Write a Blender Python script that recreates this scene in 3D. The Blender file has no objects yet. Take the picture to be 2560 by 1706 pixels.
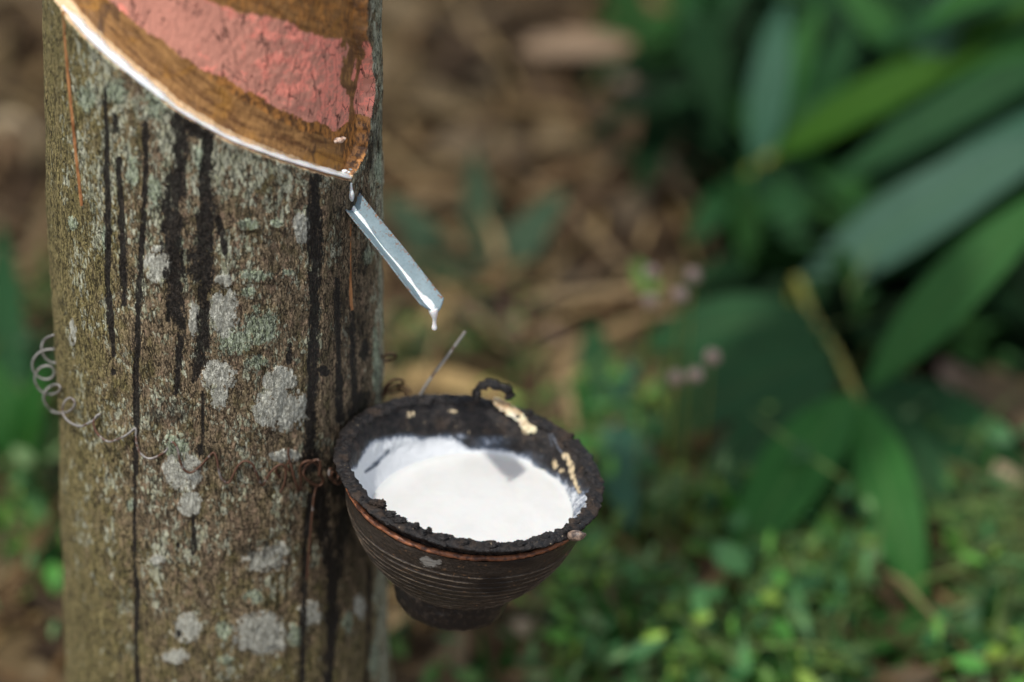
import bpy, math, random
import numpy as np
from mathutils import Vector, Matrix
random.seed(7); rng = np.random.default_rng(7)
R = math.radians
sc = bpy.context.scene
COL = sc.collection

# ------------------------------------------------------------------ camera
TH = R(32.0)                       # camera looks down by 32 degrees
FPX = 100.0 / 36.0 * 2560          # focal length in photo pixels
S0 = 0.217e-3                      # metres per photo pixel at the focus distance
T = np.array([(1280 - 545) * S0, -0.090, 0.50])
FW = np.array([0, math.cos(TH), -math.sin(TH)])
UP = np.array([0, math.sin(TH), math.cos(TH)])
RT = np.array([1.0, 0, 0])
D0 = S0 * FPX
CAM = T - FW * D0
cd = bpy.data.cameras.new('camera'); cam = bpy.data.objects.new('camera', cd); COL.objects.link(cam)
cam.location = CAM; cam.rotation_euler = (R(90) - TH, 0, 0)
cd.lens = 100; cd.sensor_width = 36; cd.clip_start = 0.05; cd.clip_end = 300
cd.dof.use_dof = True; cd.dof.focus_distance = D0 + 0.004; cd.dof.aperture_fstop = 2.45
sc.camera = cam
# ------------------------------------------------------------------ light
w = bpy.data.worlds.new('World'); sc.world = w; w.use_nodes = True
SUNV = Vector((-195, -225, 639)).normalized()      # towards the sun
el = math.asin(SUNV.z); az = math.atan2(SUNV.x, SUNV.y)
sky = w.node_tree.nodes.new('ShaderNodeTexSky'); sky.sky_type = 'NISHITA'; sky.sun_disc = False
sky.sun_elevation = el; sky.sun_rotation = az
bg = w.node_tree.nodes['Background']; hs = w.node_tree.nodes.new('ShaderNodeHueSaturation'); hs.inputs['Saturation'].default_value = .42     # light filtered by thin cloud
w.node_tree.links.new(sky.outputs[0], hs.inputs['Color']); w.node_tree.links.new(hs.outputs[0], bg.inputs[0]); bg.inputs[1].default_value = 0.15
sky.dust_density = 2.0
sd = bpy.data.lights.new('sun', 'SUN'); sun = bpy.data.objects.new('sun', sd); COL.objects.link(sun)
sd.energy = 2.45; sd.angle = R(1.4); sd.color = (1.0, 0.955, 0.88)
sun.rotation_euler = SUNV.to_track_quat('Z', 'Y').to_euler()
sc.view_settings.view_transform = 'Standard'; sc.view_settings.look = 'None'
sc.view_settings.exposure = 0.42; sc.view_settings.gamma = 1
sc.cycles.use_denoising = True
try: sc.cycles.denoiser = 'OPENIMAGEDENOISE'
except Exception: pass
sc.cycles.max_bounces = 8

# ------------------------------------------------------------------ projection helpers (photo pixels, 2560 wide)
def ray(px, py): return FW + (px - 1280) / FPX * RT - (py - 853) / FPX * UP
def at_depth(px, py, d): return CAM + ray(px, py) * d
def at_y(px, py, y):
    r = ray(px, py); return CAM + r * ((y - CAM[1]) / r[1])
def at_ground(px, py, z=0.0):
    r = ray(px, py); return CAM + r * ((z - CAM[2]) / r[2])
def project(P):
    Q = P - CAM; d = Q @ FW
    return 1280 + FPX * (Q @ RT) / d, 853 - FPX * (Q @ UP) / d

# ------------------------------------------------------------------ numpy noise
def _h(i, j, k, s):
    n = (i * 374761393 + j * 668265263 + k * 2147483647 + s * 974634777) & 0xFFFFFFFF
    n = ((n ^ (n >> 13)) * 1274126177) & 0xFFFFFFFF
    return ((n ^ (n >> 16)) & 0xFFFFFF) / float(0xFFFFFF)
def vnoise(P, s=0):
    f = np.floor(P).astype(np.int64); t = P - f; t = t * t * (3 - 2 * t)
    o = 0
    for a in (0, 1):
        for b in (0, 1):
            for c in (0, 1):
                wgt = (t[:, 0] if a else 1 - t[:, 0]) * (t[:, 1] if b else 1 - t[:, 1]) * (t[:, 2] if c else 1 - t[:, 2])
                o = o + wgt * _h(f[:, 0] + a, f[:, 1] + b, f[:, 2] + c, s)
    return o * 2 - 1
def fbm(P, sc_=(1, 1, 1), octv=4, s=0, gain=.5):
    P = P * np.array(sc_); o = 0; a = 1; tot = 0
    for i in range(octv):
        o = o + a * vnoise(P, s + i); tot += a; a *= gain; P = P * 2.03 + 7.1
    return o / tot
def sstep(a, b, x):
    t = np.clip((x - a) / (b - a), 0, 1); return t * t * (3 - 2 * t)

# ------------------------------------------------------------------ object helpers
def link(o, parent=None):
    COL.objects.link(o)
    if parent: o.parent = parent
    return o
def tag(o, label=None, cat=None, group=None, kind=None):
    for k, v in (('label', label), ('category', cat), ('group', group), ('kind', kind)):
        if v: o[k] = v
    return o
def mesh(name, V, F, mat, parent=None, smooth=True, attrs=None):
    me = bpy.data.meshes.new(name)
    if isinstance(F, np.ndarray):
        n = F.shape[1]; V = np.asarray(V, dtype=np.float32)
        me.vertices.add(len(V)); me.vertices.foreach_set('co', V.ravel())
        me.loops.add(F.size); me.loops.foreach_set('vertex_index', F.ravel().astype(np.int32))
        me.polygons.add(len(F)); me.polygons.foreach_set('loop_start', np.arange(0, F.size, n, dtype=np.int32))
        me.update(calc_edges=True)
    else:
        me.from_pydata([tuple(v) for v in V], [], F); me.update()
    if smooth: me.polygons.foreach_set('use_smooth', np.ones(len(me.polygons), dtype=bool))
    for k, A in (attrs or {}).items():
        A = np.asarray(A, dtype=np.float32)
        if A.ndim == 1:
            a = me.attributes.new(k, 'FLOAT', 'POINT'); a.data.foreach_set('value', A)
        else:
            a = me.attributes.new(k, 'FLOAT_COLOR', 'POINT')
            a.data.foreach_set('color', np.concatenate([A, np.ones((len(A), 4 - A.shape[1]), np.float32)], 1).ravel())
    if mat: me.materials.append(mat)
    return link(bpy.data.objects.new(name, me), parent)
def empty(name, loc=(0, 0, 0)):
    o = bpy.data.objects.new(name, None); o.empty_display_size = .02; o.location = loc; return link(o)
def child(o, root):
    """parent o (built in world coordinates) under root, keeping its place"""
    o.parent = root; o.matrix_parent_inverse = Matrix.Translation(-root.location) if root.type == 'EMPTY' else Matrix.Identity(4)
    return o
def grid_faces(nr, nc, wrap=False):
    i = np.arange(nr - 1)[:, None]; j = np.arange(nc if wrap else nc - 1)[None, :]; j2 = (j + 1) % nc
    return np.stack([i * nc + j, i * nc + j2, (i + 1) * nc + j2, (i + 1) * nc + j], -1).reshape(-1, 4)
def catmull(pts, n=6):
    P = np.array(pts, float); P = np.vstack([2 * P[0] - P[1], P, 2 * P[-1] - P[-2]]); out = []
    for i in range(1, len(P) - 2):
        for k in range(n):
            t = k / n; a, b, c, d = P[i - 1:i + 3]
            out.append(.5 * (2 * b + (c - a) * t + (2 * a - 5 * b + 4 * c - d) * t * t + (3 * b - a - 3 * c + d) * t ** 3))
    out.append(P[-2]); return np.array(out)
def tube_vf(path, rad, seg=10):
    path = np.array(path, float); n = len(path); rad = np.broadcast_to(np.array(rad, float), (n,))
    tg = np.gradient(path, axis=0); tg /= np.linalg.norm(tg, axis=1)[:, None] + 1e-12
    u = np.cross(tg[0], [0.3, 0.2, 1]); u /= np.linalg.norm(u); V = []
    for i in range(n):
        u = u - tg[i] * (u @ tg[i]); u /= np.linalg.norm(u) + 1e-12; v = np.cross(tg[i], u)
        a = np.arange(seg) / seg * 2 * math.pi
        V.append(path[i] + rad[i] * (np.cos(a)[:, None] * u + np.sin(a)[:, None] * v))
    V = np.vstack(V + [path[:1], path[-1:]])
    F = [list(f) for f in grid_faces(n, seg, True)]
    for j in range(seg):
        F.append([n * seg, (j + 1) % seg, j]); F.append([n * seg + 1, (n - 1) * seg + j, (n - 1) * seg + (j + 1) % seg])
    return V, F
def tube(name, path, rad, mat, parent=None, seg=10):
    V, F = tube_vf(path, rad, seg); return mesh(name, V, F, mat, parent)

# ------------------------------------------------------------------ materials
class NT:
    def __init__(s, name):
        s.m = bpy.data.materials.new(name); s.m.use_nodes = True; s.t = s.m.node_tree
        s.b = s.t.nodes['Principled BSDF']; s.o = s.t.nodes['Material Output']
    def n(s, typ, **kw):
        nd = s.t.nodes.new('ShaderNode' + typ)
        for k, v in kw.items():
            if k.startswith('_'): setattr(nd, k[1:], v)
            else: s.put(nd.inputs[k.replace('__', ' ')] if k[0] != 'i' or not k[1:].isdigit() else nd.inputs[int(k[1:])], v)
        return nd
    def put(s, sock, v):
        if isinstance(v, bpy.types.NodeSocket): s.t.links.new(v, sock)
        elif isinstance(v, bpy.types.Node): s.t.links.new(v.outputs[0], sock)
        else:
            if sock.type == 'RGBA' and len(v) == 3: v = (*v, 1)
            sock.default_value = v
    def pos(s, scale=(1, 1, 1), loc=(0, 0, 0)):
        c = s.n('TexCoord').outputs['Object']; return s.n('Mapping', Vector=c, Scale=scale, Location=loc).outputs[0]
    def noise(s, vec, scale, det=3, rough=.55, dist=0):
        return s.n('TexNoise', Vector=vec, Scale=scale, Detail=det, Roughness=rough, Distortion=dist).outputs[0]
    def ss(s, x, a, b, lo=0., hi=1.):
        nd = s.n('MapRange', _interpolation_type='SMOOTHSTEP'); s.put(nd.inputs[0], x)
        for i, v in zip((1, 2, 3, 4), (a, b, lo, hi)): nd.inputs[i].default_value = v
        return nd.outputs[0]
    def mix(s, f, a, b, mode='MIX'):
        nd = s.t.nodes.new('ShaderNodeMix'); nd.data_type = 'RGBA'; nd.blend_type = mode
        s.put(nd.inputs[0], f); s.put(nd.inputs[6], a); s.put(nd.inputs[7], b); return nd.outputs[2]
    def math(s, op, a, b=0.):
        nd = s.t.nodes.new('ShaderNodeMath'); nd.operation = op; s.put(nd.inputs[0], a); s.put(nd.inputs[1], b); return nd.outputs[0]
    def attr(s, name): return s.n('Attribute', _attribute_name=name).outputs
    def rgb(s, name): return s.n('SeparateColor', i0=s.attr(name)['Color']).outputs
    def bump(s, h, dist, strength=1., prev=None):
        nd = s.n('Bump', Height=h, Distance=dist, Strength=strength)
        if prev: s.put(nd.inputs['Normal'], prev)
        return nd.outputs[0]
    def out(s, col=None, rough=.8, nrm=None, **kw):
        if col is not None: s.put(s.b.inputs['Base Color'], col)
        s.put(s.b.inputs['Roughness'], rough)
        if nrm: s.put(s.b.inputs['Normal'], nrm)
        for k, v in kw.items(): s.put(s.b.inputs[k.replace('_', ' ')], v)
        return s.m

def mat_bark():
    m = NT('bark'); p = m.pos((1, 1, .55)); pv = m.pos((1, 1, .24)); pw = m.pos((1, 1, .75))
    wob = m.n('TexNoise', Vector=p, Scale=230, Detail=3)
    pd = m.n('VectorMath', _operation='MULTIPLY_ADD', i0=wob.outputs['Color'], i1=(.005, .005, .003), i2=p).outputs[0]
    plate = m.n('TexVoronoi', Vector=pd, Scale=520).outputs
    pr = m.n('SeparateColor', i0=plate['Color']).outputs
    n1 = m.noise(pv, 330, 3, .6, .5); n2 = m.noise(pv, 620, 2, .6, .3)
    c1 = m.ss(m.math('ABSOLUTE', m.math('SUBTRACT', n1, .5)), 0, .05); c2 = m.ss(m.math('ABSOLUTE', m.math('SUBTRACT', n2, .52)), 0, .06)
    ed = m.n('TexVoronoi', Vector=pd, Scale=520, _feature='DISTANCE_TO_EDGE').outputs['Distance']
    crack = m.math('MULTIPLY', m.math('MULTIPLY', m.ss(c1, 0, 1, .05, 1), m.ss(c2, 0, 1, .5, 1)), m.ss(ed, 0, .10, .55, 1))
    fine = m.noise(p, 1100, 3, .7); med = m.noise(p, 120, 5, .65); big = m.noise(pw, 26, 3)
    A = m.rgb('mask_a'); B = m.rgb('mask_b')
    c = m.mix(m.ss(fine, .35, .65), (.105, .076, .044), (.34, .255, .16))
    c = m.mix(m.math('MULTIPLY', m.ss(m.math('ADD', pr[0], m.math('MULTIPLY', big, .5)), .98, 1.15), .55), c, (.32, .215, .145))
    c = m.mix(m.math('MULTIPLY', m.ss(med, .52, .64), .65), c, (.060, .044, .028))
    moss = m.ss(m.math('ADD', m.math('MULTIPLY', med, .9), m.math('MULTIPLY', B[0], .5)), .42, .85)
    c = m.mix(m.math('MULTIPLY', moss, .7), c, m.mix(m.ss(fine, .35, .65), (.12, .10, .028), (.31, .27, .10)))
    # pale greenish flecks, plate by plate
    fk = m.math('ADD', m.math('MULTIPLY', pr[1], .32), m.math('ADD', m.math('MULTIPLY', m.noise(p, 62, 6, .74), 1.75), m.math('MULTIPLY', B[1], .42)))
    fl = m.ss(fk, 1.35, 1.45)
    c = m.mix(m.math('MULTIPLY', fl, .85), c, m.mix(pr[2], (.35, .36, .235), (.54, .55, .42)))
    # lichen patches with ragged edges
    rag = m.math('SUBTRACT', m.math('ADD', m.math('MULTIPLY', m.noise(pw, 150, 6, .75), .6), m.math('MULTIPLY', m.noise(p, 420, 4, .8), .4)), .5)
    g = m.ss(m.math('ADD', A[0], m.math('MULTIPLY', rag, m.ss(A[0], 0, .2, 0, 4.2))), .20, .28); gg = m.ss(m.math('ADD', A[1], m.math('MULTIPLY', rag, m.ss(A[1], 0, .2, 0, 4.2))), .25, .40)
    tone = m.noise(pw, 520, 4, .75)
    c = m.mix(m.math('MULTIPLY', gg, .9), c, m.mix(m.ss(tone, .38, .62), (.26, .31, .19), (.48, .54, .41)))
    c = m.mix(m.math('MULTIPLY', g, .93), c, m.mix(m.ss(tone, .38, .62), (.37, .365, .30), (.64, .64, .55)))
    # black latex stains running down
    rag2 = m.math('SUBTRACT', m.math('ADD', m.math('MULTIPLY', m.noise(p, 170, 6, .8), .5), m.math('MULTIPLY', m.noise(pv, 500, 4, .8), .5)), .5)
    gap = m.ss(m.noise(pv, 260, 5, .8), .33, .43, .35, 1.)
    st = m.ss(m.math('ADD', A[2], m.math('MULTIPLY', rag2, m.ss(A[2], 0, .2, 0, 4.6))), .22, .40)
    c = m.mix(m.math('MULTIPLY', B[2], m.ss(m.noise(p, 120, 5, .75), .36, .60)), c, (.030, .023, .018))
    ck = m.ss(crack, 0, 1, .16, 1.05); ck = m.math('MAXIMUM', ck, m.math('MULTIPLY', g, .62))
    c = m.mix(1., c, m.n('CombineColor', i0=ck, i1=ck, i2=ck).outputs[0], 'MULTIPLY')
    c = m.mix(m.math('MULTIPLY', m.math('MULTIPLY', st, .97), gap), c, m.mix(m.ss(fine, .45, .7), (.009, .008, .007), (.045, .036, .029)))
    h = m.math('ADD', m.math('MULTIPLY', crack, .7), m.math('ADD', m.math('MULTIPLY', fine, .6), m.math('MULTIPLY', med, .6)))
    return m.out(c, m.ss(st, 0, 1, .85, .6), m.bump(h, .0009, .85), Specular_IOR_Level=.25)
def mat_panel():
    m = NT('cut_wood'); p = m.pos((1, 1, .4)); q = m.pos(); P = m.rgb('mask_p'); Q = m.rgb('mask_q')
    n1 = m.noise(p, 90, 5, .65); n2 = m.noise(p, 420, 4, .7); n3 = m.noise(q, 45, 4, .6, .6)
    gr = m.noise(m.n('VectorMath', _operation='MULTIPLY', i0=m.attr('flow')['Vector'], i1=(1, 1, 1)).outputs[0], 1, 5, .65)
    c = m.mix(m.ss(gr, .34, .66), (.17, .078, .026), (.40, .205, .070))
    c = m.mix(m.math('MULTIPLY', m.ss(n3, .52, .68), .7), c, (.48, .225, .04))
    c = m.mix(m.math('MULTIPLY', m.ss(gr, .46, .34), .5), c, (.13, .05, .016))
    c = m.mix(m.math('MULTIPLY', m.ss(n1, .53, .66), .75), c, (.07, .034, .018))
    c = m.mix(m.math('MULTIPLY', m.ss(m.math('ADD', P[1], m.math('MULTIPLY', n2, .5)), .65, .95), .85), c, m.mix(m.ss(n2, .4, .6), (.075, .032, .012), (.50, .21, .05)))
    # pink paint, thin in places, cracked and chipped
    rag = m.math('MULTIPLY', m.math('SUBTRACT', m.noise(q, 170, 6, .75), .5), 1.3)
    pk = m.ss(m.math('ADD', P[0], rag), .32, .4)
    thin = m.ss(m.math('ADD', m.noise(q, 110, 7, .8), m.math('MULTIPLY', Q[0], .14)), .475, .515)
    pc = m.mix(m.math('MULTIPLY', thin, .75), m.mix(n2, (.88, .255, .18), (.99, .36, .27)), m.mix(n1, (.40, .20, .14), (.62, .30, .22)))
    chip = m.ss(m.noise(p, 300, 4, .85), .62, .65)
    pc = m.mix(chip, pc, (.16, .035, .022))
    pcr = m.pos((1, 1, .26)); wob = m.n('TexNoise', Vector=pcr, Scale=90, Detail=3)
    pcd = m.n('VectorMath', _operation='MULTIPLY_ADD', i0=wob.outputs['Color'], i1=(.012, .012, .012), i2=pcr).outputs[0]
    ce = m.n('TexVoronoi', Vector=pcd, Scale=150, _feature='DISTANCE_TO_EDGE').outputs['Distance']
    cm = m.math('MULTIPLY', m.ss(ce, .035, .0), m.ss(m.noise(q, 75, 3), .42, .52))
    pc = m.mix(cm, pc, (.07, .028, .018))
    c = m.mix(pk, c, pc)
    cr = m.ss(m.math('ADD', P[2], m.math('MULTIPLY', m.math('SUBTRACT', n2, .5), .6)), .35, .65)
    c = m.mix(m.math('MULTIPLY', cr, .9), c, m.mix(n2, (.56, .33, .15), (.82, .64, .42)))
    c = m.mix(m.math('MULTIPLY', Q[1], m.ss(n2, .35, .55)), c, m.mix(n1, (.03, .018, .012), (.2, .09, .04)))
    h = m.math('ADD', m.math('MULTIPLY', gr, .5), m.math('SUBTRACT', m.math('MULTIPLY', n2, .5), m.math('MULTIPLY', cm, 1.2)))
    return m.out(c, m.ss(pk, 0, 1, .5, .88), m.bump(h, .0004, .5))
def mat_latex(name='latex', tint=(.74, .745, .745)):
    m = NT(name); q = m.pos(); n = m.noise(q, 60, 4, .6); f = m.noise(q, 700, 2)
    c = m.mix(m.ss(n, .4, .7), tint, tuple(x * .94 for x in tint))
    return m.out(c, .28, m.bump(m.math('ADD', n, m.math('MULTIPLY', f, .08)), .0012, .35), Subsurface_Weight=.25, Subsurface_Scale=.004, Coat_Weight=.15)
def mat_drylatex():
    m = NT('dried_latex'); q = m.pos(); n = m.noise(q, 220, 5, .7); b = m.noise(q, 90, 3)
    c = m.mix(m.ss(n, .38, .62), (.35, .20, .08), (.74, .66, .44)); c = m.mix(m.ss(b, .5, .7), c, (.78, .73, .58))
    return m.out(c, .4, m.bump(n, .0015, .9), Subsurface_Weight=.2, Subsurface_Scale=.002)
def mat_simple(name, c1, c2, scale, rough=.7, bd=.0008, metal=0., det=4, sc3=(1, 1, 1), lo=.38, hi=.62):
    m = NT(name); q = m.pos(sc3); n = m.noise(q, scale, det, .65)
    return m.out(m.mix(m.ss(n, lo, hi), c1, c2), rough, m.bump(n, bd, .8), Metallic=metal)
def mat_tin():
    m = NT('tin'); q = m.pos(); n = m.noise(q, 120, 4); s_ = m.noise(q, 800, 4, .8); at = m.attr('edge')['Fac']
    c = m.mix(m.ss(n, .3, .7), (.115, .172, .198), (.155, .222, .252))
    c = m.mix(m.math('MULTIPLY', m.ss(m.noise(q, 1300, 2), .4, .6), .08), c, (.4, .45, .47))
    d = m.ss(m.math('ADD', s_, m.math('MULTIPLY', at, .12)), .63, .68)
    c = m.mix(d, c, m.mix(m.noise(q, 900, 2), (.09, .035, .02), (.30, .17, .10)))
    return m.out(c, m.ss(d, 0, 1, .55, .85), m.bump(m.math('ADD', n, m.math('MULTIPLY', d, .5)), .0005, .6), Metallic=.0, Specular_IOR_Level=.35)
def mat_clay():
    m = NT('stoneware'); q = m.pos((1, 1, 5)); q1 = m.pos(); A = m.attr('ridge')['Fac']
    n = m.noise(q, 130, 5, .75); nb = m.noise(q1, 30, 4, .6); nf = m.noise(q1, 900, 3, .7)
    c = m.mix(m.ss(nf, .4, .65), (.017, .014, .012), (.055, .043, .034))
    f = m.math('MULTIPLY', m.ss(m.math('ADD', m.math('MULTIPLY', n, .8), m.math('MULTIPLY', A, .26)), .47, .68), m.ss(nb, .26, .46))
    c = m.mix(m.math('MULTIPLY', f, .62), c, m.mix(nf, (.13, .09, .055), (.33, .25, .17)))
    c = m.mix(m.ss(m.noise(q1, 260, 4, .8), .60, .66), c, (.20, .11, .055))
    dk = m.ss(m.math('ADD', m.attr('dark_mask')['Fac'], m.math('MULTIPLY', m.math('SUBTRACT', nf, .5), 1.2)), .3, .6); c = m.mix(m.math('MULTIPLY', dk, .85), c, (.012, .010, .010)); f = m.math('MULTIPLY', f, m.ss(dk, 0, 1, 1, 0))  # darker, glossier patches on the side of the bowl
    sm = m.ss(m.math('ADD', m.attr('smear')['Fac'], m.math('MULTIPLY', m.math('SUBTRACT', m.noise(q1, 260, 5, .8), .5), m.ss(m.attr('smear')['Fac'], 0, .2, 0, 3.))), .3, .45); c = m.mix(m.math('MULTIPLY', sm, .8), c, (.24, .23, .21))
    return m.out(c, m.ss(f, 0, 1, .30, .75), m.bump(m.math('ADD', n, m.math('MULTIPLY', nf, .4)), .0006, .7))
def mat_black(name, base=.014, crust=True):
    m = NT(name); q = m.pos(); n = m.noise(q, 260, 5, .75); b = m.noise(q, 75, 4, .65); W = m.rgb('film') if not crust else None
    c = m.mix(m.ss(n, .35, .7), (base * .4, base * .4, base * .45), (base * 2.6, base * 2.1, base * 1.9))
    c = m.mix(m.math('MULTIPLY', m.ss(b, .54, .66), .5), c, (.062, .040, .026))
    c = m.mix(m.ss(m.noise(q, 420, 3, .7), .68, .72), c, (.33, .26, .17))
    h = n; rgh = m.ss(b, .4, .6, .3, .7)
    if W:
        rag = m.math('MULTIPLY', m.math('SUBTRACT', m.math('ADD', m.math('MULTIPLY', m.noise(q, 120, 7, .85), .6), m.math('MULTIPLY', m.noise(q, 600, 4, .85), .4)), .5), 2.6)
        rag = m.math('MULTIPLY', rag, m.ss(W[0], 0, .12))
        f = m.ss(m.math('ADD', W[0], rag), .32, .72)
        c = m.mix(m.math('MULTIPLY', m.ss(W[0], .05, .5), .25), c, (.20, .25, .33))
        c = m.mix(f, c, m.mix(m.ss(f, .3, .95), (.30, .38, .52), (.72, .745, .77)))
        cr = m.ss(m.math('ADD', W[1], m.math('MULTIPLY', m.math('SUBTRACT', m.noise(q, 330, 5, .8), .5), m.ss(W[1], 0, .2, 0, 5.))), .35, .5)
        c = m.mix(cr, c, m.mix(n, (.40, .25, .10), (.76, .68, .48)))
        rgh = m.ss(f, 0, 1, .5, .3)
    return m.out(c, rgh, m.bump(h, .0014, .9), Specular_IOR_Level=.28)
def mat_wire():
    m = NT('rusty_wire'); q = m.pos(); n = m.noise(q, 130, 4, .7); f = m.noise(q, 900, 3, .7); K = m.attr('rust')['Fac']
    g = m.mix(f, (.16, .15, .135), (.38, .365, .345)); r = m.mix(f, (.028, .018, .014), (.17, .075, .04))
    return m.out(m.mix(m.ss(m.math('ADD', n, m.math('MULTIPLY', K, .40)), .66, .80), g, r), .6, m.bump(f, .0004, .8), Metallic=.35)
def leaf_mat(name, c1, c2, rough=.45, trans=.25, vein=(.1, .16, .05)):
    m = NT(name); A = m.attr('lv')['Vector']; s_ = m.n('SeparateXYZ', i0=A).outputs
    st = m.noise(m.n('VectorMath', _operation='MULTIPLY', i0=A, i1=(30, 1.3, 1)).outputs[0], 1, 3, .6)
    c = m.mix(m.ss(st, .3, .7), c1, c2); ab = m.math('ABSOLUTE', s_[0])
    c = m.mix(m.ss(ab, .09, .03), c, vein)
    m.out(c, rough, m.bump(st, .002, .5), Specular_IOR_Level=.22)
    tr = m.n('BsdfTranslucent', Color=c)
    ms = m.n('MixShader', i0=trans, i1=m.b, i2=tr); m.put(m.o.inputs[0], ms); return m.m
def attr_mat(name, rough=.6, trans=.2, spec=.2):
    m = NT(name); c = m.attr('col')['Color']; q = m.pos(); n = m.noise(q, 300, 3)
    c = m.mix(m.math('MULTIPLY', m.ss(n, .4, .7), .3), c, (.02, .015, .01))
    m.out(c, rough, m.bump(n, .001, .5), Specular_IOR_Level=spec); tr = m.n('BsdfTranslucent', Color=c)
    ms = m.n('MixShader', i0=trans, i1=m.b, i2=tr); m.put(m.o.inputs[0], ms); return m.m

# ------------------------------------------------------------------ trunk profile from its outline
LY = [-400, 0, 300, 500, 700, 840, 1000, 1300, 1706, 2600]; LX = [84, 97, 107, 112, 122, 133, 141, 148, 170, 205]
RY = [-400, 0, 250, 400, 520, 700, 1000, 1250, 1500, 1706, 2600]; RX = [960, 957, 955, 953, 950, 951, 957, 960, 963, 967, 985]
ztab = np.linspace(-.02, 1.7, 260); cxt = []; rt = []
for z in ztab:
    _, py = project(np.array([0, -.01, z])); py = np.clip(py, -700, 2600)
    l = at_y(np.interp(py, LY, LX), py, -.01); r = at_y(np.interp(py, RY, RX), py, -.01)
    sc_ = np.linalg.norm(at_y(548, py, -.01) - CAM)
    cxt.append((l[0] + r[0]) / 2); rt.append((r[0] - l[0]) / 2 * .998)
k = np.hanning(15); k /= k.sum()
cxt = np.convolve(np.pad(cxt, 7, 'edge'), k, 'valid'); rt = np.convolve(np.pad(rt, 7, 'edge'), k, 'valid')
rt = rt + .05 * np.exp(-ztab / .06) * (ztab < .5)
def trunk_cr(z): return np.interp(z, ztab, cxt), np.interp(z, ztab, rt)
def on_trunk(px, py, off=0.0):
    """point where the sight line meets the trunk grown by off, or None"""
    r = ray(px, py); z = T[2]
    P = None
    for _ in range(8):
        cx, rr = trunk_cr(z); rr += off
        ox, oy = CAM[0] - cx, CAM[1]; a = r[0] ** 2 + r[1] ** 2; b = 2 * (ox * r[0] + oy * r[1]); c = ox * ox + oy * oy - rr * rr
        d = b * b - 4 * a * c
        if d < 0: return None
        t = (-b - math.sqrt(d)) / (2 * a); P = CAM + r * t; z = P[2]
    return P
def outw(P):
    cx, _ = trunk_cr(P[2]); n = np.array([P[0] - cx, P[1], 0]); return n / np.linalg.norm(n)

LIP = np.array([(60, -110), (110, -45), (154, 23), (174, 51), (197, 74), (217, 96), (248, 125), (283, 156), (322, 188), (361, 219), (393, 242), (432, 274), (471, 300), (510, 322), (549, 345),
                (588, 364), (627, 379), (666, 393), (705, 407), (764, 425), (823, 442), (880, 455), (960, 470)], float)
REDGE = np.array([(-600, 915), (0, 920), (78, 920), (156, 936), (235, 940), (293, 928), (371, 920), (422, 895), (452, 876), (480, 860)], float)

def blobs(x, y, L):
    o = np.full(x.shape, -1.0)
    for cx, cy, rx, ry in L: o = np.maximum(o, 1 - np.sqrt(((x - cx) / rx) ** 2 + ((y - cy) / ry) ** 2))
    return o
def strokes(x, y, L):
    o = np.full(x.shape, -1.0)
    for pl in L:
        for (x0, y0, w0), (x1, y1, w1) in zip(pl[:-1], pl[1:]):
            dx, dy = x1 - x0, y1 - y0; t = np.clip(((x - x0) * dx + (y - y0) * dy) / (dx * dx + dy * dy + 1e-9), 0, 1)
            d = np.hypot(x - x0 - t * dx, y - y0 - t * dy); wd = w0 + (w1 - w0) * t
            o = np.maximum(o, 1 - d / (wd * .74 + 2.2))
    return o
GREY = [(396, 660, 42, 56), (560, 780, 46, 76), (485, 800, 16, 60), (545, 940, 56, 50), (550, 990, 32, 42), (700, 950, 52, 40), (705, 1022, 84, 66), (755, 570, 30, 46), (660, 1400, 66, 38), (700, 1375, 30, 25),
        (655, 1585, 86, 66), (475, 1260, 38, 36), (455, 1180, 62, 55), (470, 1570, 50, 46), (776, 1534, 40, 38), (182, 830, 12, 42), (715, 1140, 50, 20), (900, 1520, 20, 40), (560, 700, 30, 20), (395, 1400, 26, 16), (440, 1640, 40, 26)]
GREEN = [(590, 850, 74, 52), (655, 815, 60, 66), (640, 905, 42, 24), (440, 1112, 44, 38), (640, 1492, 40, 26), (560, 1575, 28, 34), (735, 1590, 34, 38), (565, 1650, 32, 16), (325, 1262, 16, 30), (497, 390, 18, 52), (620, 560, 40, 18),
         (640, 690, 60, 22), (920, 640, 20, 30), (940, 900, 14, 110), (935, 1650, 16, 70), (945, 420, 12, 60), (215, 240, 30, 60), (390, 250, 40, 60), (290, 230, 40, 40), (330, 430, 22, 70), (180, 560, 20, 25), (620, 730, 30, 16), (870, 1560, 18, 40), (385, 480, 22, 60), (260, 600, 10, 60),
         (450, 610, 14, 30), (720, 680, 25, 12), (690, 560, 24, 14)]
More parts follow.
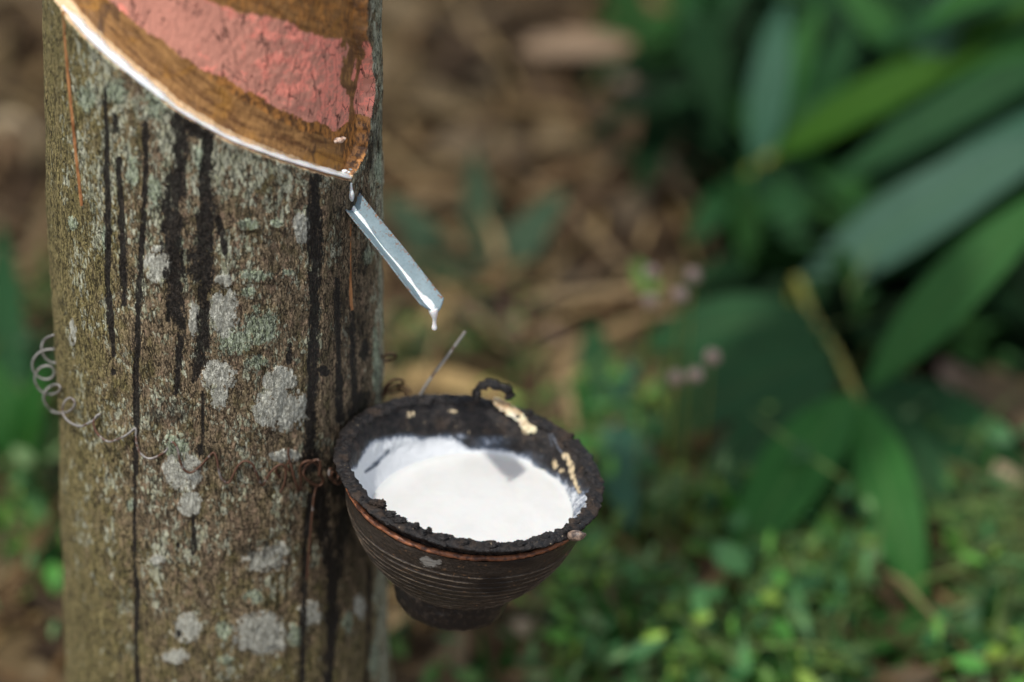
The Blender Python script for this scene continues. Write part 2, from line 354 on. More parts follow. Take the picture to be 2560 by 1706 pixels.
STAIN = [[(262, 225, 6), (266, 320, 9), (268, 400, 12), (270, 560, 14), (270, 700, 12), (275, 800, 14), (285, 890, 6)], [(287, 290, 12), (290, 325, 16)], [(297, 400, 12), (303, 520, 14), (308, 620, 17), (310, 760, 12)],
         [(362, 310, 15), (366, 400, 9), (358, 560, 9), (350, 700, 14), (345, 820, 12), (340, 960, 13), (342, 1070, 10), (338, 1200, 7), (336, 1400, 6), (344, 1480, 12), (340, 1600, 7), (345, 1720, 10)],
         [(445, 300, 34), (452, 380, 34), (447, 430, 36), (428, 520, 54), (430, 590, 56), (440, 680, 48), (436, 740, 36), (455, 830, 20), (447, 900, 15), (440, 985, 10)], [(425, 760, 16), (420, 800, 8)],
         [(455, 312, 30), (520, 335, 30)], [(520, 335, 22), (515, 440, 26), (520, 520, 36), (505, 600, 62), (500, 670, 62), (515, 700, 30), (508, 780, 24), (508, 850, 27), (500, 900, 32), (483, 950, 12)], [(545, 550, 18), (562, 630, 14)],
         [(792, 430, 28), (785, 520, 30), (790, 620, 34), (785, 760, 24), (783, 850, 24), (780, 1000, 24), (775, 1100, 28), (778, 1160, 44)],
         [(800, 1230, 32), (810, 1330, 36), (832, 1450, 26), (830, 1560, 28), (820, 1720, 22)], [(860, 1290, 30), (850, 1380, 24), (838, 1460, 20)], [(775, 1240, 12), (765, 1350, 12), (760, 1500, 12), (755, 1720, 12)],
         [(507, 980, 4), (507, 1080, 5), (506, 1120, 20), (503, 1128, 22)], [(484, 1290, 6), (486, 1380, 13)], [(283, 930, 14), (285, 932, 14)], [(808, 925, 18), (810, 930, 18)], [(725, 860, 6), (722, 905, 9)], [(445, 1362, 8), (446, 1364, 8)], [(446, 1584, 13), (447, 1586, 13)],
         [(843, 700, 12), (846, 900, 12), (850, 1050, 16)], [(880, 780, 10), (885, 1000, 14)], [(915, 860, 20), (912, 890, 20)], [(900, 480, 9), (905, 560, 8)], [(925, 1420, 6), (922, 1560, 6), (918, 1720, 6)], [(900, 1000, 50), (870, 1120, 60), (850, 1220, 50)]]

def build_tree():
    root = empty('rubber_tree', (0, 0, 0))
    tag(root, 'rubber tree trunk with lichen-patched bark and a pink painted tapping cut', 'tree')
    ph = np.concatenate([np.linspace(-102, 102, 780), np.linspace(102, 258, 70)[1:-1]]) * math.pi / 180
    zs = np.concatenate([np.linspace(-.02, .225, 50)[:-1], np.linspace(.225, .745, 1240), np.linspace(.745, 1.6, 90)[1:]])
    nz, nc = len(zs), len(ph); Z, PH = np.meshgrid(zs, ph, indexing='ij'); Z = Z.ravel(); PH = PH.ravel()
    cx, rr = trunk_cr(Z)
    def pos(r): return np.stack([cx + r * np.sin(PH), -r * np.cos(PH), Z], 1)
    P0 = pos(rr)
    front = np.cos(PH) > -.12
    x, y = project(P0)
    # relief: broad swellings, vertical ribs, plates
    cyl = np.stack([np.sin(PH) * .09, np.cos(PH) * .09, Z], 1)
    big = fbm(cyl, (14, 14, 6), 3, 1); rib = fbm(cyl, (260, 260, 38), 3, 11); fine = fbm(cyl, (620, 620, 240), 3, 21)
    disp = .0032 * big + .0010 * fbm(cyl, (75, 75, 34), 3, 5) + .00085 * rib + .0005 * fine
    st = strokes(x, y, STAIN); st = np.where(front, st, -1)
    disp -= .0004 * sstep(.1, .5, st)
    disp += .0006 * sstep(.1, .3, np.where(front, np.maximum(blobs(x, y, GREY), blobs(x, y, GREEN)), -1) + .5 * rib)
    # crack near the right edge
    disp -= .003 * np.where(front, np.exp(-((x - np.interp(y, [1380, 1560, 1720], [928, 922, 918])) / 4) ** 2) * sstep(1380, 1440, y), 0)
    # tapping panel recess
    wob = 3.0 * fbm(cyl, (300, 300, 200), 3, 31); wob2 = 8.0 * fbm(cyl, (160, 160, 90), 3, 41)
    dl = (np.interp(x, LIP[:, 0], LIP[:, 1]) - y) * .8 + wob
    dr = np.interp(y, REDGE[:, 0], REDGE[:, 1]) - x + wob2 * .6
    d = np.minimum(dl, dr * .9); d = np.where(front & (PH > R(-84)) & (Z < 1.25), d, -50)
    rec = sstep(0, 7, d)
    lipb = np.exp(-((d + 5) / 7) ** 2) * .0006
    P = P0.copy(); r = rr + disp * (1 - rec) + lipb - rec * (.0062 + .0006 * sstep(0, 90, dl)) + rec * (.0010 * fbm(cyl, (60, 60, 30), 3, 51) + .0004 * fine)
    P = pos(r); X, Y = project(P)
    # fine wood relief: vertical fissures through the painted part
    F = grid_faces(nz, nc, True); fm = d[F].mean(1) > 0.8
    xa = X; ya = Y
    # bark masks
    G = blobs(xa, ya, GREY); GR = blobs(xa, ya, GREEN); ST = strokes(xa, ya, STAIN)
    back = fbm(cyl, (22, 22, 14), 3, 61)
    G = np.where(front, G, back * 1.4 - .2); GR = np.where(front, GR, -back * 1.4 - .2); ST = np.where(front, ST, -1)
    low = sstep(1300, 1706, ya)
    moss = np.clip(sstep(420, 120, xa) * .9 + .10 + .36 * low, 0, 1)
    fleck = np.clip(.55 + .45 * sstep(150, 260, xa) * sstep(760, 300, ya) - .35 * sstep(240, 130, xa) - .25 * low - .25 * sstep(790, 860, xa) * sstep(950, 930, xa), 0, 1)
    fleck = np.clip(fleck + .7 * sstep(925, 950, xa), 0, 1)
    dark_mask = .75 * sstep(800, 850, xa) * sstep(948, 905, xa) * sstep(420, 520, ya) * sstep(1700, 1300, ya)  # darker bark down the right side and in a few patches
    dark_mask = np.maximum(dark_mask, .8 * sstep(.0, .5, blobs(xa, ya, [(420, 1030, 70, 45), (640, 1375, 70, 30), (860, 1200, 110, 170), (905, 340, 60, 160)])))
    clip = lambda a: np.clip(a, 0, 1)
    ma = np.stack([clip(G), clip(GR), clip(ST)], 1); mb = np.stack([moss, fleck, dark_mask], 1)
    def sub(sel, name, mat, attrs):
        f = F[sel]; u, inv = np.unique(f.ravel(), return_inverse=True)
        return mesh(name, P[u], inv.reshape(f.shape).astype(np.int32), mat, root, attrs={k: v[u] for k, v in attrs.items()})
    sub(~fm, 'trunk', mat_bark(), {'mask_a': ma, 'mask_b': mb})
    # panel masks, in displaced positions
    lowp = np.interp(xa, [100, 271, 315, 354, 412, 455, 510, 560, 588, 647, 698, 764, 803, 838, 862, 885, 936, 960], [-160, 0, 35, 70, 109, 145, 176, 190, 211, 242, 274, 301, 309, 328, 312, 281, 300, 300])
    upp = np.interp(xa, [400, 522, 569, 608, 666, 725, 784, 842, 893, 960], [-90, 0, 20, 35, 39, 59, 86, 98, 100, 110])
    e = np.minimum(np.minimum((lowp - ya) / 14, (ya - upp) / 14), (946 - xa) / 10)
    pink = clip(.35 + e * .35)
    rough_in = strokes(xa, ya, [[(885, 95, 40), (880, 150, 46), (868, 200, 36), (880, 240, 14)], [(905, 130, 12), (880, 240, 10), (878, 300, 10)]])
    rgh = rough_in + .8 * fbm(cyl, (230, 230, 120), 4, 89); pink = pink * (1 - .85 * sstep(.22, .5, rgh))
    dkb = clip(.2 + .9 * np.exp(-((ya - lowp - 14) / 16) ** 2) * sstep(480, 600, xa) + .8 * sstep(840, 880, xa) * sstep(270, 330, ya) + .35 * sstep(10, -10, ya - upp))
    cream = clip(1.1 - np.abs(dl - 7) / 12) * (dl < 40)
    cream = np.maximum(cream, clip(.9 - (dl - 6) / 24) * .6)
    thin = sstep(700, 520, xa) * sstep(0, 1, (ya - upp) / 40) * sstep(1.2, .6, (ya - upp) / (np.maximum(lowp - upp, 1)))
    dark_in = clip(rgh * 1.1) * .7 + .6 * sstep(905, 925, xa) * sstep(120, 60, ya)
    # flow coordinates that follow the cut, so the grain runs along it
    flow = np.stack([xa / 75.0 + .5 * fbm(cyl, (50, 50, 50), 2, 87), dl / 15.0 + .55 * fbm(cyl, (60, 60, 60), 3, 88), np.zeros_like(xa)], 1)
    sub(fm, 'tapping_panel', mat_panel(), {'mask_p': np.stack([pink, dkb, cream], 1), 'mask_q': np.stack([thin, clip(dark_in), cream * 0], 1), 'flow': flow})
    for o in root.children: pass
    # narrow reddish grooves scored in the bark
    m = mat_simple('groove_orange', (.20, .075, .022), (.42, .19, .07), 300, .6, sc3=(1, 1, .3))
    def strip(pts, wpx, off, name):
        c = catmull(pts, 8); V = []; 
        for q in c:
            pc = on_trunk(q[0], q[1], off); n = outw(pc); t = np.cross(n, [0, 0, 1]); ww = wpx * S0 / 2 * (1 + .2 * math.sin(q[1] * .13))
            for s_, dz in ((-1, -.0008), (-.5, .0001), (0, .0004), (.5, .0001), (1, -.0008)): V.append(pc + t * ww * s_ + n * dz)
        return mesh(name, np.array(V), grid_faces(len(c), 5), m, root)
    strip([(157, 28), (161, 100), (168, 190), (178, 290), (188, 390), (197, 470), (202, 515)], 9, .0012, 'scored_line')
    strip([(877, 560), (876, 620), (877, 690), (880, 755), (882, 775)], 13, .0009, 'scored_line')
    return root
tree = build_tree()

# ------------------------------------------------------------------ latex on the cut
LATEX = mat_latex()
def latex_cut():
    ctl = catmull([(154, 16), (170, 34), (197, 62), (217, 86), (248, 117), (283, 148), (322, 181), (361, 212), (393, 237), (432, 268), (471, 294), (510, 316), (549, 338), (588, 357), (627, 372), (666, 386), (705, 400), (764, 418), (823, 435), (866, 446), (876, 449)], 10)
    wd = np.interp(ctl[:, 0], [150, 165, 200, 230, 300, 360, 392, 404, 414, 520, 700, 800, 860, 876], [2, 5, 14, 16, 14, 12, 13, 10, 6, 7, 7, 8, 10, 5])
    V = []; ns = 9; rr_ = random.Random(3)
    for i, (q, w_) in enumerate(zip(ctl, wd)):
        a = ctl[max(i - 1, 0)]; b = ctl[min(i + 1, len(ctl) - 1)]; t = (b - a) / np.linalg.norm(b - a); nrm = np.array([t[1], -t[0]])
        w_ = w_ + 1.6 * math.sin(q[0] * .11) + rr_.uniform(-.6, .6)
        for k_ in range(ns):
            u = k_ / (ns - 1); p = q + nrm * w_ * (u - .12)
            off = -.0004 - .0042 * u + .0016 * math.sin(u * math.pi) * min(1, w_ / 16)
            P = on_trunk(p[0], p[1], off); V.append(P if P is not None else at_y(p[0], p[1], -.01))
    V = np.array(V); o = mesh('latex_trickle', V, grid_faces(len(ctl), ns), LATEX)
    m = o.modifiers.new('thick', 'SOLIDIFY'); m.thickness = .0012; m.offset = -1
    tag(o, 'white liquid latex running down along the slanting tapping cut', 'latex')
    for pts in ([(0, 0)],): pass
latex_cut()
def clot(P, r, sq=(1, 1, 1), seed=0, n=22, amp=.35, fr=1.6):
    """uneven lump: returns verts, faces"""
    a = np.linspace(0, math.pi, n)[:, None]; b = np.arange(2 * n)[None, :] / (2 * n) * 2 * math.pi
    U = np.stack([np.sin(a) * np.cos(b), np.sin(a) * np.sin(b), np.cos(a) + 0 * b], -1).reshape(-1, 3)
    U2 = U * (1 + amp * fbm(U * fr + seed * 3.7, (1, 1, 1), 4, seed))[:, None]
    return P + U2 * r * np.array(sq), grid_faces(n, 2 * n, True)
def join(parts):
    V = []; F = []; o = 0
    for v, f in parts:
        V.append(np.asarray(v)); F += [[int(i) + o for i in q] for q in f]; o += len(v)
    return np.vstack(V), F
# small white clots at the corner of the cut
pp = []
for i, (x_, y_, r_, s_) in enumerate([(862, 428, 5, (1.6, 1, .8)), (872, 431, 4, (1, 1, 1)), (882, 424, 5, (1.3, 1, 1)), (890, 418, 5, (1, 1, 1.4)), (876, 424, 3.5, (1.5, 1, .8)), (894, 411, 3, (1, 1, 1.2))]):
    pp.append(clot(on_trunk(x_, y_, -.0035), r_ * S0, s_, i, 10))
tag(mesh('latex_clot', *join(pp), LATEX), 'small white latex curds caught in the lower right corner of the cut', 'latex')
pp = [clot(on_trunk(848 + dx, 351 + dy, -.0052), r_ * S0, s_, i, 12) for i, (dx, dy, r_, s_) in enumerate([(0, 0, 7, (1.8, .8, 1)), (9, -4, 6, (1.3, .8, 1)), (-8, 3, 5, (1.2, .8, .8))])]
tag(mesh('latex_clot', *join(pp), mat_simple('pale_clot', (.42, .24, .16), (.70, .55, .44), 400, .45)), 'small pinkish clot stuck on the brown wood below the pink paint', 'latex')

# ------------------------------------------------------------------ spout
A3 = on_trunk(880, 508, -.001); E3 = at_y(1078, 757, A3[1] - .057)
dirv = E3 - A3; L = np.linalg.norm(dirv); dirv /= L
wv = np.cross(dirv, [0, 0, 1]); wv /= np.linalg.norm(wv); wv = -wv if wv[0] < 0 else wv
nv = np.cross(wv, dirv); nv = nv if nv[2] > 0 else -nv
HW = .0071; DEP = .0062
def gut(t, s_): return A3 + dirv * (t * L) + wv * HW * s_ + nv * DEP * (math.sqrt(s_ * s_ + .06) - .75)
def build_spout():
    ns, nt = 21, 50; V = []; E = []
    for i in range(nt):
        for j in range(ns):
            s_ = -1 + 2 * j / (ns - 1); t0 = -.09 + .11 * (1 - abs(s_)) ; t1 = 1.0 + .055 * (1 - s_ * s_) + (.015 if s_ > 0 else -.01)
            t = t0 + (t1 - t0) * i / (nt - 1)
            V.append(gut(t, s_) + nv * .0003 * math.sin(t * 9 + s_ * 3)); E.append(sstep(.6, 1, abs(s_)) * .8 + .2 * (s_ > 0))
    o = mesh('tapping_spout', np.array(V), grid_faces(nt, ns), mat_tin(), attrs={'edge': np.array(E)})
    m = o.modifiers.new('thick', 'SOLIDIFY'); m.thickness = .0007; m.offset = 0
    tag(o, 'grey tin gutter spout pushed into the bark, dripping latex over the bowl', 'spout')
build_spout()
def latex_spout():
    V = []; nt, ns = 90, 9
    for i in range(nt):
        t = -.02 + 1.065 * i / (nt - 1)
        w_ = np.interp(t, [-.02, .02, .10, .2, .26, .30, .45, .6, .7, .75, .82, .93, 1.0, 1.045], [.10, .24, .26, .22, .12, .05, .07, .11, .15, .24, .15, .42, .52, .22])
        w_ *= .78 + .05 * math.sin(t * 55) + .04 * math.sin(t * 131); c0 = -.02 + .05 * math.sin(t * 12)
        for j in range(ns):
            u = -1 + 2 * j / (ns - 1); s_ = c0 + w_ * u
            V.append(gut(t, s_) + nv * (.0003 + (1 - u * u) * (.0006 + .0022 * w_)))
    end = gut(1.035, 0) + nv * .0006
    prof = [(0, .0026, 0), (.0016, .0024, .0006), (.0035, .0017, .0011), (.0058, .0011, .0012), (.0080, .0010, .0011), (.0098, .0013, .0010), (.0112, .0015, .0010), (.0122, .0011, .001), (.0128, .0003, .001)]
    path = [end + np.array([0, 0, -z_]) + dirv * a_ * np.array([1, 1, 0]) for z_, r_, a_ in prof]
    dv, df = tube_vf(catmull(path, 4), catmull([(r_, 0) for z_, r_, a_ in prof], 4)[:, 0], 14)
    st = catmull([on_trunk(877, 458, .0004), on_trunk(878, 474, .0006), on_trunk(879, 488, .0010), gut(-.02, 0) + nv * .0012, gut(.06, 0) + nv * .001], 6)
    sv, sf = tube_vf(st, np.interp(np.linspace(0, 1, len(st)), [0, .3, .55, .8, 1], [.0006, .0009, .0017, .002, .001]), 10)
    V, F = join([(np.array(V), grid_faces(nt, ns)), (dv, df), (sv, sf)])
    o = mesh('latex_stream', V, F, LATEX); tag(o, 'white latex streaming down the middle of the tin spout, ending in a hanging drop', 'latex')
    st = catmull([on_trunk(876, 452, .0005), on_trunk(875, 468, .0005), on_trunk(875, 490, .0006)], 5)
latex_spout()

# ------------------------------------------------------------------ bowl and cup
YC = -.092
def frame(o, a, b):
    """cup frame: tilted a to the right (about y) and b towards the camera (about x)"""
    M = Matrix.Rotation(a, 3, 'Y') @ Matrix.Rotation(b, 3, 'X'); return np.array(M), np.array(o)
CI = frame(at_y(1175, 1174, YC), R(9.4), R(-.5)); CO = frame(at_y(1169, 1220, YC - .002), R(7.9), R(-1.2))
def sp(P): return (P - CAM) @ FW / FPX                     # metres per pixel there
KI = sp(CI[1]); KO = sp(CO[1])
def lathe(profile, fr, k, seg, nfn=None, closed=False):
    a = np.arange(seg) / seg * 2 * math.pi; Pf = np.array(profile, float) * k
    r = Pf[:, 0][:, None] + 0 * a; z = Pf[:, 1][:, None] + 0 * a
    if nfn is not None: dr, dz = nfn(r, z, a[None, :] + 0 * r); r = r + dr; z = z + dz
    V = np.stack([r * np.cos(a), r * np.sin(a), z], -1).reshape(-1, 3)
    F = grid_faces(len(Pf) + (1 if closed else 0), seg, True)
    if closed: F = F % (len(Pf) * seg)
    return V, F
def placed(V, fr): return V @ fr[0].T + fr[1]
def resamp(pts, n):
    P = np.array(pts, float); s_ = np.r_[0, np.cumsum(np.linalg.norm(np.diff(P, axis=0), axis=1))]; t = np.linspace(0, s_[-1], n)
    return np.stack([np.interp(t, s_, P[:, 0]), np.interp(t, s_, P[:, 1])], 1)
def cyl_noise(r, z, a, f, fz, s_, o=3):
    P = np.stack([np.cos(a) * .07, np.sin(a) * .07, z], -1).reshape(-1, 3); return fbm(P, (f, f, fz), o, s_).reshape(r.shape)

def build_bowl():
    root = empty('clay_bowl', tuple(CO[1] + CO[0] @ np.array([0, 0, -330 * KO])))
    tag(root, 'dark ridged stoneware bowl with a rusty red rim, hanging against the trunk', 'bowl')
    M = mat_clay()
    prof = [(309, -4), (306, -22), (299, -50), (290, -80), (277, -112), (260, -145), (238, -180), (211, -213), (183, -240), (160, -257), (152, -262)]
    pr = resamp(catmull(prof, 6), 150)
    zz = pr[:, 1]; ph_ = (-zz - 45) / 19.5; ridge = np.where((-zz > 45) & (-zz < 250), np.clip(np.cos(ph_ * 2 * math.pi), 0, 1) ** 9, 0)
    pr[:, 0] += ridge * 3.0
    V, F = lathe(pr, CO, KO, 260, lambda r, z, a: (cyl_noise(r, z, a, 60, 200, 71) * .0006, 0 * r))
    o = mesh('bowl_body', placed(V, CO), F, M, attrs={'ridge': np.repeat(ridge, 260), 'smear': np.clip(blobs(*project(placed(V, CO)), [(1078, 1408, 34, 15), (1062, 1400, 20, 12)]), 0, 1), 'dark_mask': np.clip(blobs(*project(placed(V, CO)), [(1232, 1462, 50, 32), (1280, 1405, 80, 20)]) * 1.5, 0, 1)}); child(o, root)
    inner = [(309, -4), (296, -6), (292, -30), (280, -70), (255, -120), (215, -175), (150, -225), (60, -240), (0.5, -242)]
    V, F = lathe(resamp(inner, 40), CO, KO, 120); child(mesh('bowl_inside', placed(V, CO), F, M, attrs={'ridge': np.zeros(len(V))}), root)
    rim = [(304 + 7.5 * math.cos(t), 3 + 7 * math.sin(t)) for t in np.linspace(0, 2 * math.pi, 14)[:-1]]
    V, F = lathe(rim, CO, KO, 300, lambda r, z, a: (cyl_noise(r, z, a, 220, 300, 75) * .0008, cyl_noise(r, z, a, 90, 90, 76) * .0007), closed=True)
    child(mesh('rim', placed(V, CO), F, mat_simple('rusty_red_clay', (.075, .028, .014), (.27, .095, .038), 260, .55, .0007)), root)
    foot = [(152, -256), (149, -264), (148, -276), (148, -300), (146, -326), (143, -338), (138, -343), (124, -343), (120, -330), (115, -270), (.5, -262)]
    V, F = lathe(resamp(foot, 60), CO, KO, 200, lambda r, z, a: (cyl_noise(r, z, a, 160, 300, 77) * .0007, 0 * r))
    child(mesh('foot', placed(V, CO), F, mat_simple('shaded_glaze_foot', (.014, .012, .011), (.075, .055, .040), 300, .32, .0005, lo=.48, hi=.75)), root)  # dark glaze, its colour deepened for the shade under the bowl
    m_ = mat_simple('pale_smear', (.10, .10, .10), (.34, .33, .30), 420, .6)
    cc, rr = None, None
    return root
bowl = build_bowl()

IN = [(311, 2), (302, -12), (290, -30), (282, -52), (275, -80), (269, -106), (256, -134), (240, -160), (205, -195), (150, -228), (70, -246), (.5, -250)]
OUT = [(.5, -268), (70, -264), (160, -246), (225, -212), (254, -170), (275, -125), (286, -95), (294, -70), (301, -48), (310, -28), (322, -10), (328, 0)]
def build_cup():
    root = empty('collecting_cup', tuple(CI[1] + CI[0] @ np.array([0, 0, -268 * KI])))
    tag(root, 'black crusted inner cup set in the stoneware bowl, filled with white latex', 'cup')
    pr = resamp(catmull(IN[::-1][2:], 5), 190)
    V, F = lathe(pr, CI, KI, 560, lambda r, z, a: (cyl_noise(r, z, a, 150, 150, 81, 4) * .0016 * sstep(-150 * KI, -90 * KI, z), 0 * r))
    W = placed(V, CI); x, y = project(W)
    ub = np.interp(x, [860, 894, 907, 923, 955, 994, 1026, 1052, 1091, 1123, 1152, 1171, 1210, 1252, 1290, 1333, 1368, 1414, 1440, 1460], [1190, 1165, 1135, 1111, 1100, 1094, 1092, 1100, 1097, 1092, 1108, 1126, 1122, 1124, 1140, 1146, 1172, 1200, 1218, 1225])
    film = np.clip(.5 + (y - ub) / 34, 0, 1.0)
    film = np.maximum(film, .42 * blobs(x, y, [(1150, 1090, 30, 16), (1225, 1105, 60, 26), (1330, 1145, 50, 22), (1440, 1215, 30, 40)]) + .12 * (y > 1090))
    film = np.where(strokes(x, y, [[(914, 1180, 5), (940, 1160, 9), (972, 1128, 6)]]) > .3, film * .45, film)
    film = np.maximum(film, np.clip(strokes(x, y, [[(1380, 1085, 2), (1395, 1120, 3), (1415, 1145, 3)], [(1372, 1080, 2), (1380, 1115, 2)], [(1450, 1220, 6), (1440, 1280, 8)]]), 0, 1) * .8)
    film = np.where((y < 1050), 0, film)
    film = film * np.where(x > 1330, .55, 1.)
    crm = np.clip(blobs(x, y, [(1026, 1036, 13, 11), (1133, 1029, 16, 6), (1313, 1080, 12, 9), (1412, 1140, 10, 11), (1430, 1175, 9, 26), (1388, 1160, 9, 16), (1404, 1176, 8, 10)]) * 1.1, 0, 1)
    crm = np.maximum(crm, np.clip(strokes(x, y, [[(1418, 1140, 8), (1432, 1190, 9), (1448, 1230, 6)]]), 0, 1))
    child(mesh('cup_inside', W, F, mat_black('sooty_rubber', .013, False), attrs={'film': np.stack([film, crm, 0 * crm], 1)}), root)
    pr = resamp(catmull(OUT, 5), 90)
    V, F = lathe(pr, CI, KI, 260, lambda r, z, a: (cyl_noise(r, z, a, 60, 120, 83) * .0005, 0 * r))
    child(mesh('cup_outside', placed(V, CI), F, mat_simple('black_glaze', (.012, .010, .010), (.05, .038, .030), 160, .22, .0004)), root)
    # crust: thick, clumpy band of dried rubber on the rim
    prof = [(321 + 20 * math.cos(t), -2 + 8 * math.sin(t)) for t in np.linspace(0, 2 * math.pi, 35)[:-1]]
    seg = 1100
    def crust(r, z, a):
        c0 = 322 * KI; z0 = -2 * KI; ur = r - c0; uz = z - z0; l = np.hypot(ur, uz) + 1e-9
        P = np.stack([r * np.cos(a), r * np.sin(a), z], -1).reshape(-1, 3)
        n = fbm(P, (190, 190, 190), 4, 91).reshape(r.shape); n2 = np.abs(fbm(P, (420, 420, 420), 3, 95).reshape(r.shape))
        # flaky plates: quantised noise
        pl = fbm(P, (330, 330, 330), 2, 99).reshape(r.shape); q = np.floor(pl * 4) / 4
        th = 1 + .25 * fbm(P, (30, 30, 30), 2, 103).reshape(r.shape)
        k = n * .0020 + n2 * .0012 + q * .0030 + .001 * (th - 1); k = k * .8 * np.where(ur > .4 * l, .5, 1.)
        return ur / l * k, uz / l * k
    V, F = lathe(prof, CI, KI, seg, crust, closed=True)
    CR = mat_black('crusted_rubber', .010, True)
    child(mesh('rim_crust', placed(V, CI), F, CR), root)
    # separate flakes standing on the crust
    pp = []; rr_ = random.Random(5)
    def rimp(deg, rad, z):
        z = z - 4
        a = R(deg); return CI[1] + CI[0] @ (np.array([rad * math.cos(a), rad * math.sin(a), z]) * KI)
    for i in range(210):
        dg = rr_.uniform(0, 360); s_ = rr_.uniform(3, 9) * (1.25 if 200 < dg < 330 else .8)
        pp.append(clot(rimp(dg, rr_.uniform(308, 331), rr_.uniform(-1, 6)), s_ * KI, (rr_.uniform(.7, 1.7), rr_.uniform(.7, 1.7), rr_.uniform(.22, .6)), i, 9, .7, 3))
    for dg, rd, z_, s_, sq in ((226, 312, 20, 16, (1.1, .8, 1.1)), (222, 314, 12, 18, (1.3, .8, .6)), (232, 316, 12, 17, (1.3, 1, .5)), (238, 318, 12, 18, (1.4, .9, .5)), (246, 316, 14, 13, (1, .9, 1)), (252, 318, 14, 13, (.9, .9, 1.2)), (258, 322, 10, 22, (1.3, .9, .45)), (267, 322, 9, 20, (1.3, 1, .4)), (280, 322, 11, 19, (1.2, 1, .5)), (250, 326, 10, 16, (1, 1, .5)), (293, 320, 9, 16, (1.3, 1, .5)),
                           (62, 325, 12, 13, (1.1, 1, .9)), (38, 330, 12, 12, (1, 1, 1)), (35, 336, 6, 10, (1.3, 1, .8)), (318, 326, 12, 18, (1.1, 1, .8))):
        pp.append(clot(rimp(dg, rd, z_), s_ * KI * .62, sq, int(dg), 22, .7, 3.4))
    child(mesh('crust_flakes', *join(pp), CR), root)
    # loop of old rubber standing up at the back
    lp = catmull([at_y(px, py, YC + .064) for px, py in ((1192, 992), (1194, 974), (1210, 963), (1230, 961), (1250, 968), (1268, 974), (1275, 986), (1270, 998))], 6)
    Vl, Fl = tube_vf(lp, .0023 + .0004 * np.sin(np.arange(len(lp)) * .7), 10)
    Vl = Vl + .0022 * np.stack([fbm(Vl, (420,) * 3, 3, 5 + i) for i in range(3)], 1)
    child(mesh('rubber_loop', Vl, Fl, CR), root)
    # cream skin of dried latex over the rim
    DL = mat_drylatex()
    def skin(pts, seed, name='dried_latex'):
        """pts: degrees, width of the skin across the rim, radius, height (cup frame, px)"""
        c = catmull(pts, 14); V = []; n = 13
        rg = random.Random(seed)
        for i, (dg, wd, rd, z_) in enumerate(c):
            w1 = wd * (1 + .35 * math.sin(i * .9 + seed) * math.sin(i * .37)); w2 = wd * (1 + .35 * math.sin(i * 1.3 + seed * 2) * math.sin(i * .51))
            for j in range(n):
                u = -1 + 2 * j / (n - 1); q = u * (w1 if u < 0 else w2)
                V.append(rimp(dg, rd + q * .75, z_ + q * .5 + (1 - u * u) * 3.0))
        V = np.array(V); V = V + .0007 * np.stack([fbm(V, (300,) * 3, 3, seed + i) for i in range(3)], 1)
        o = mesh(name, V, grid_faces(len(c), n), DL); m = o.modifiers.new('t', 'SOLIDIFY'); m.thickness = .0014; m.offset = -1
        return child(o, root)
    skin([(80, 4, 316, 18), (77, 11, 312, 14), (72, 15, 308, 8), (67, 12, 304, 2), (63, 13, 301, -6), (60, 17, 300, -14), (57, 14, 303, -16), (55, 3, 306, -18)], 2)
    skin([(334, 2, 311, 2), (337, 7, 308, 0), (342, 9, 306, -4), (347, 6, 305, -6), (351, 2, 306, -6)], 5)
    # brown clot hanging outside the rim on the right
    a = rimp(318, 338, 4); b = at_y(1463, 1338, a[1] - .002)
    pt = catmull([a, a * .6 + b * .4 + np.array([.001, -.002, .001]), b * .9 + a * .1, b], 6)
    V, F = tube_vf(pt, np.interp(np.linspace(0, 1, len(pt)), [0, .3, .6, .85, 1], [.0028, .0030, .0018, .0011, .0005]), 12)
    V = V + .0008 * np.stack([fbm(V, (320,) * 3, 3, 5 + i) for i in range(3)], 1)
    child(mesh('hanging_clot', V, F, mat_simple('brown_clot', (.06, .045, .04), (.27, .19, .14), 300, .4)), root)
build_cup()

def build_pool():
    zl = at_y(1176, 1281, YC)[2]; c = np.array([at_y(1176, 1281, YC)[0], YC, zl]); Pr = np.array(IN, float)[::-1] * KI
    Mi = CI[0].T; V = []; na, nr = 240, 60; rad = []
    for i in range(na):
        a = i / na * 2 * math.pi; lo, hi = .02, .09
        for _ in range(30):
            m_ = (lo + hi) / 2; q = Mi @ (c + np.array([math.cos(a), math.sin(a), 0]) * m_ - CI[1])
            if math.hypot(q[0], q[1]) < np.interp(q[2], Pr[:, 1], Pr[:, 0]): lo = m_
            else: hi = m_
        rad.append(lo + .0012)
    rad = np.array(rad); a = np.arange(na) / na * 2 * math.pi
    for j in range(nr):
        u = (j + .02) / (nr - 1) if j == 0 else j / (nr - 1)
        rr_ = rad * u; z = zl + .0009 * np.exp(-(rad - rr_ - .0012).clip(0) / .0011) + 0 * a
        V.append(np.stack([c[0] + rr_ * np.cos(a), c[1] + rr_ * np.sin(a), z], 1))
    V = np.vstack(V); V[:, 2] += .00035 * fbm(V, (38, 38, 1), 4, 7) + .0005 * np.abs(fbm(V, (90, 45, 1), 3, 17)) * sstep(c[0] + .015, c[0] + .05, V[:, 0])
    o = mesh('latex_pool', V, grid_faces(nr, na, True), mat_latex('latex_pool', (.61, .612, .598)))
    tag(o, 'bright white pool of fresh liquid latex filling the black cup', 'latex')
build_pool()

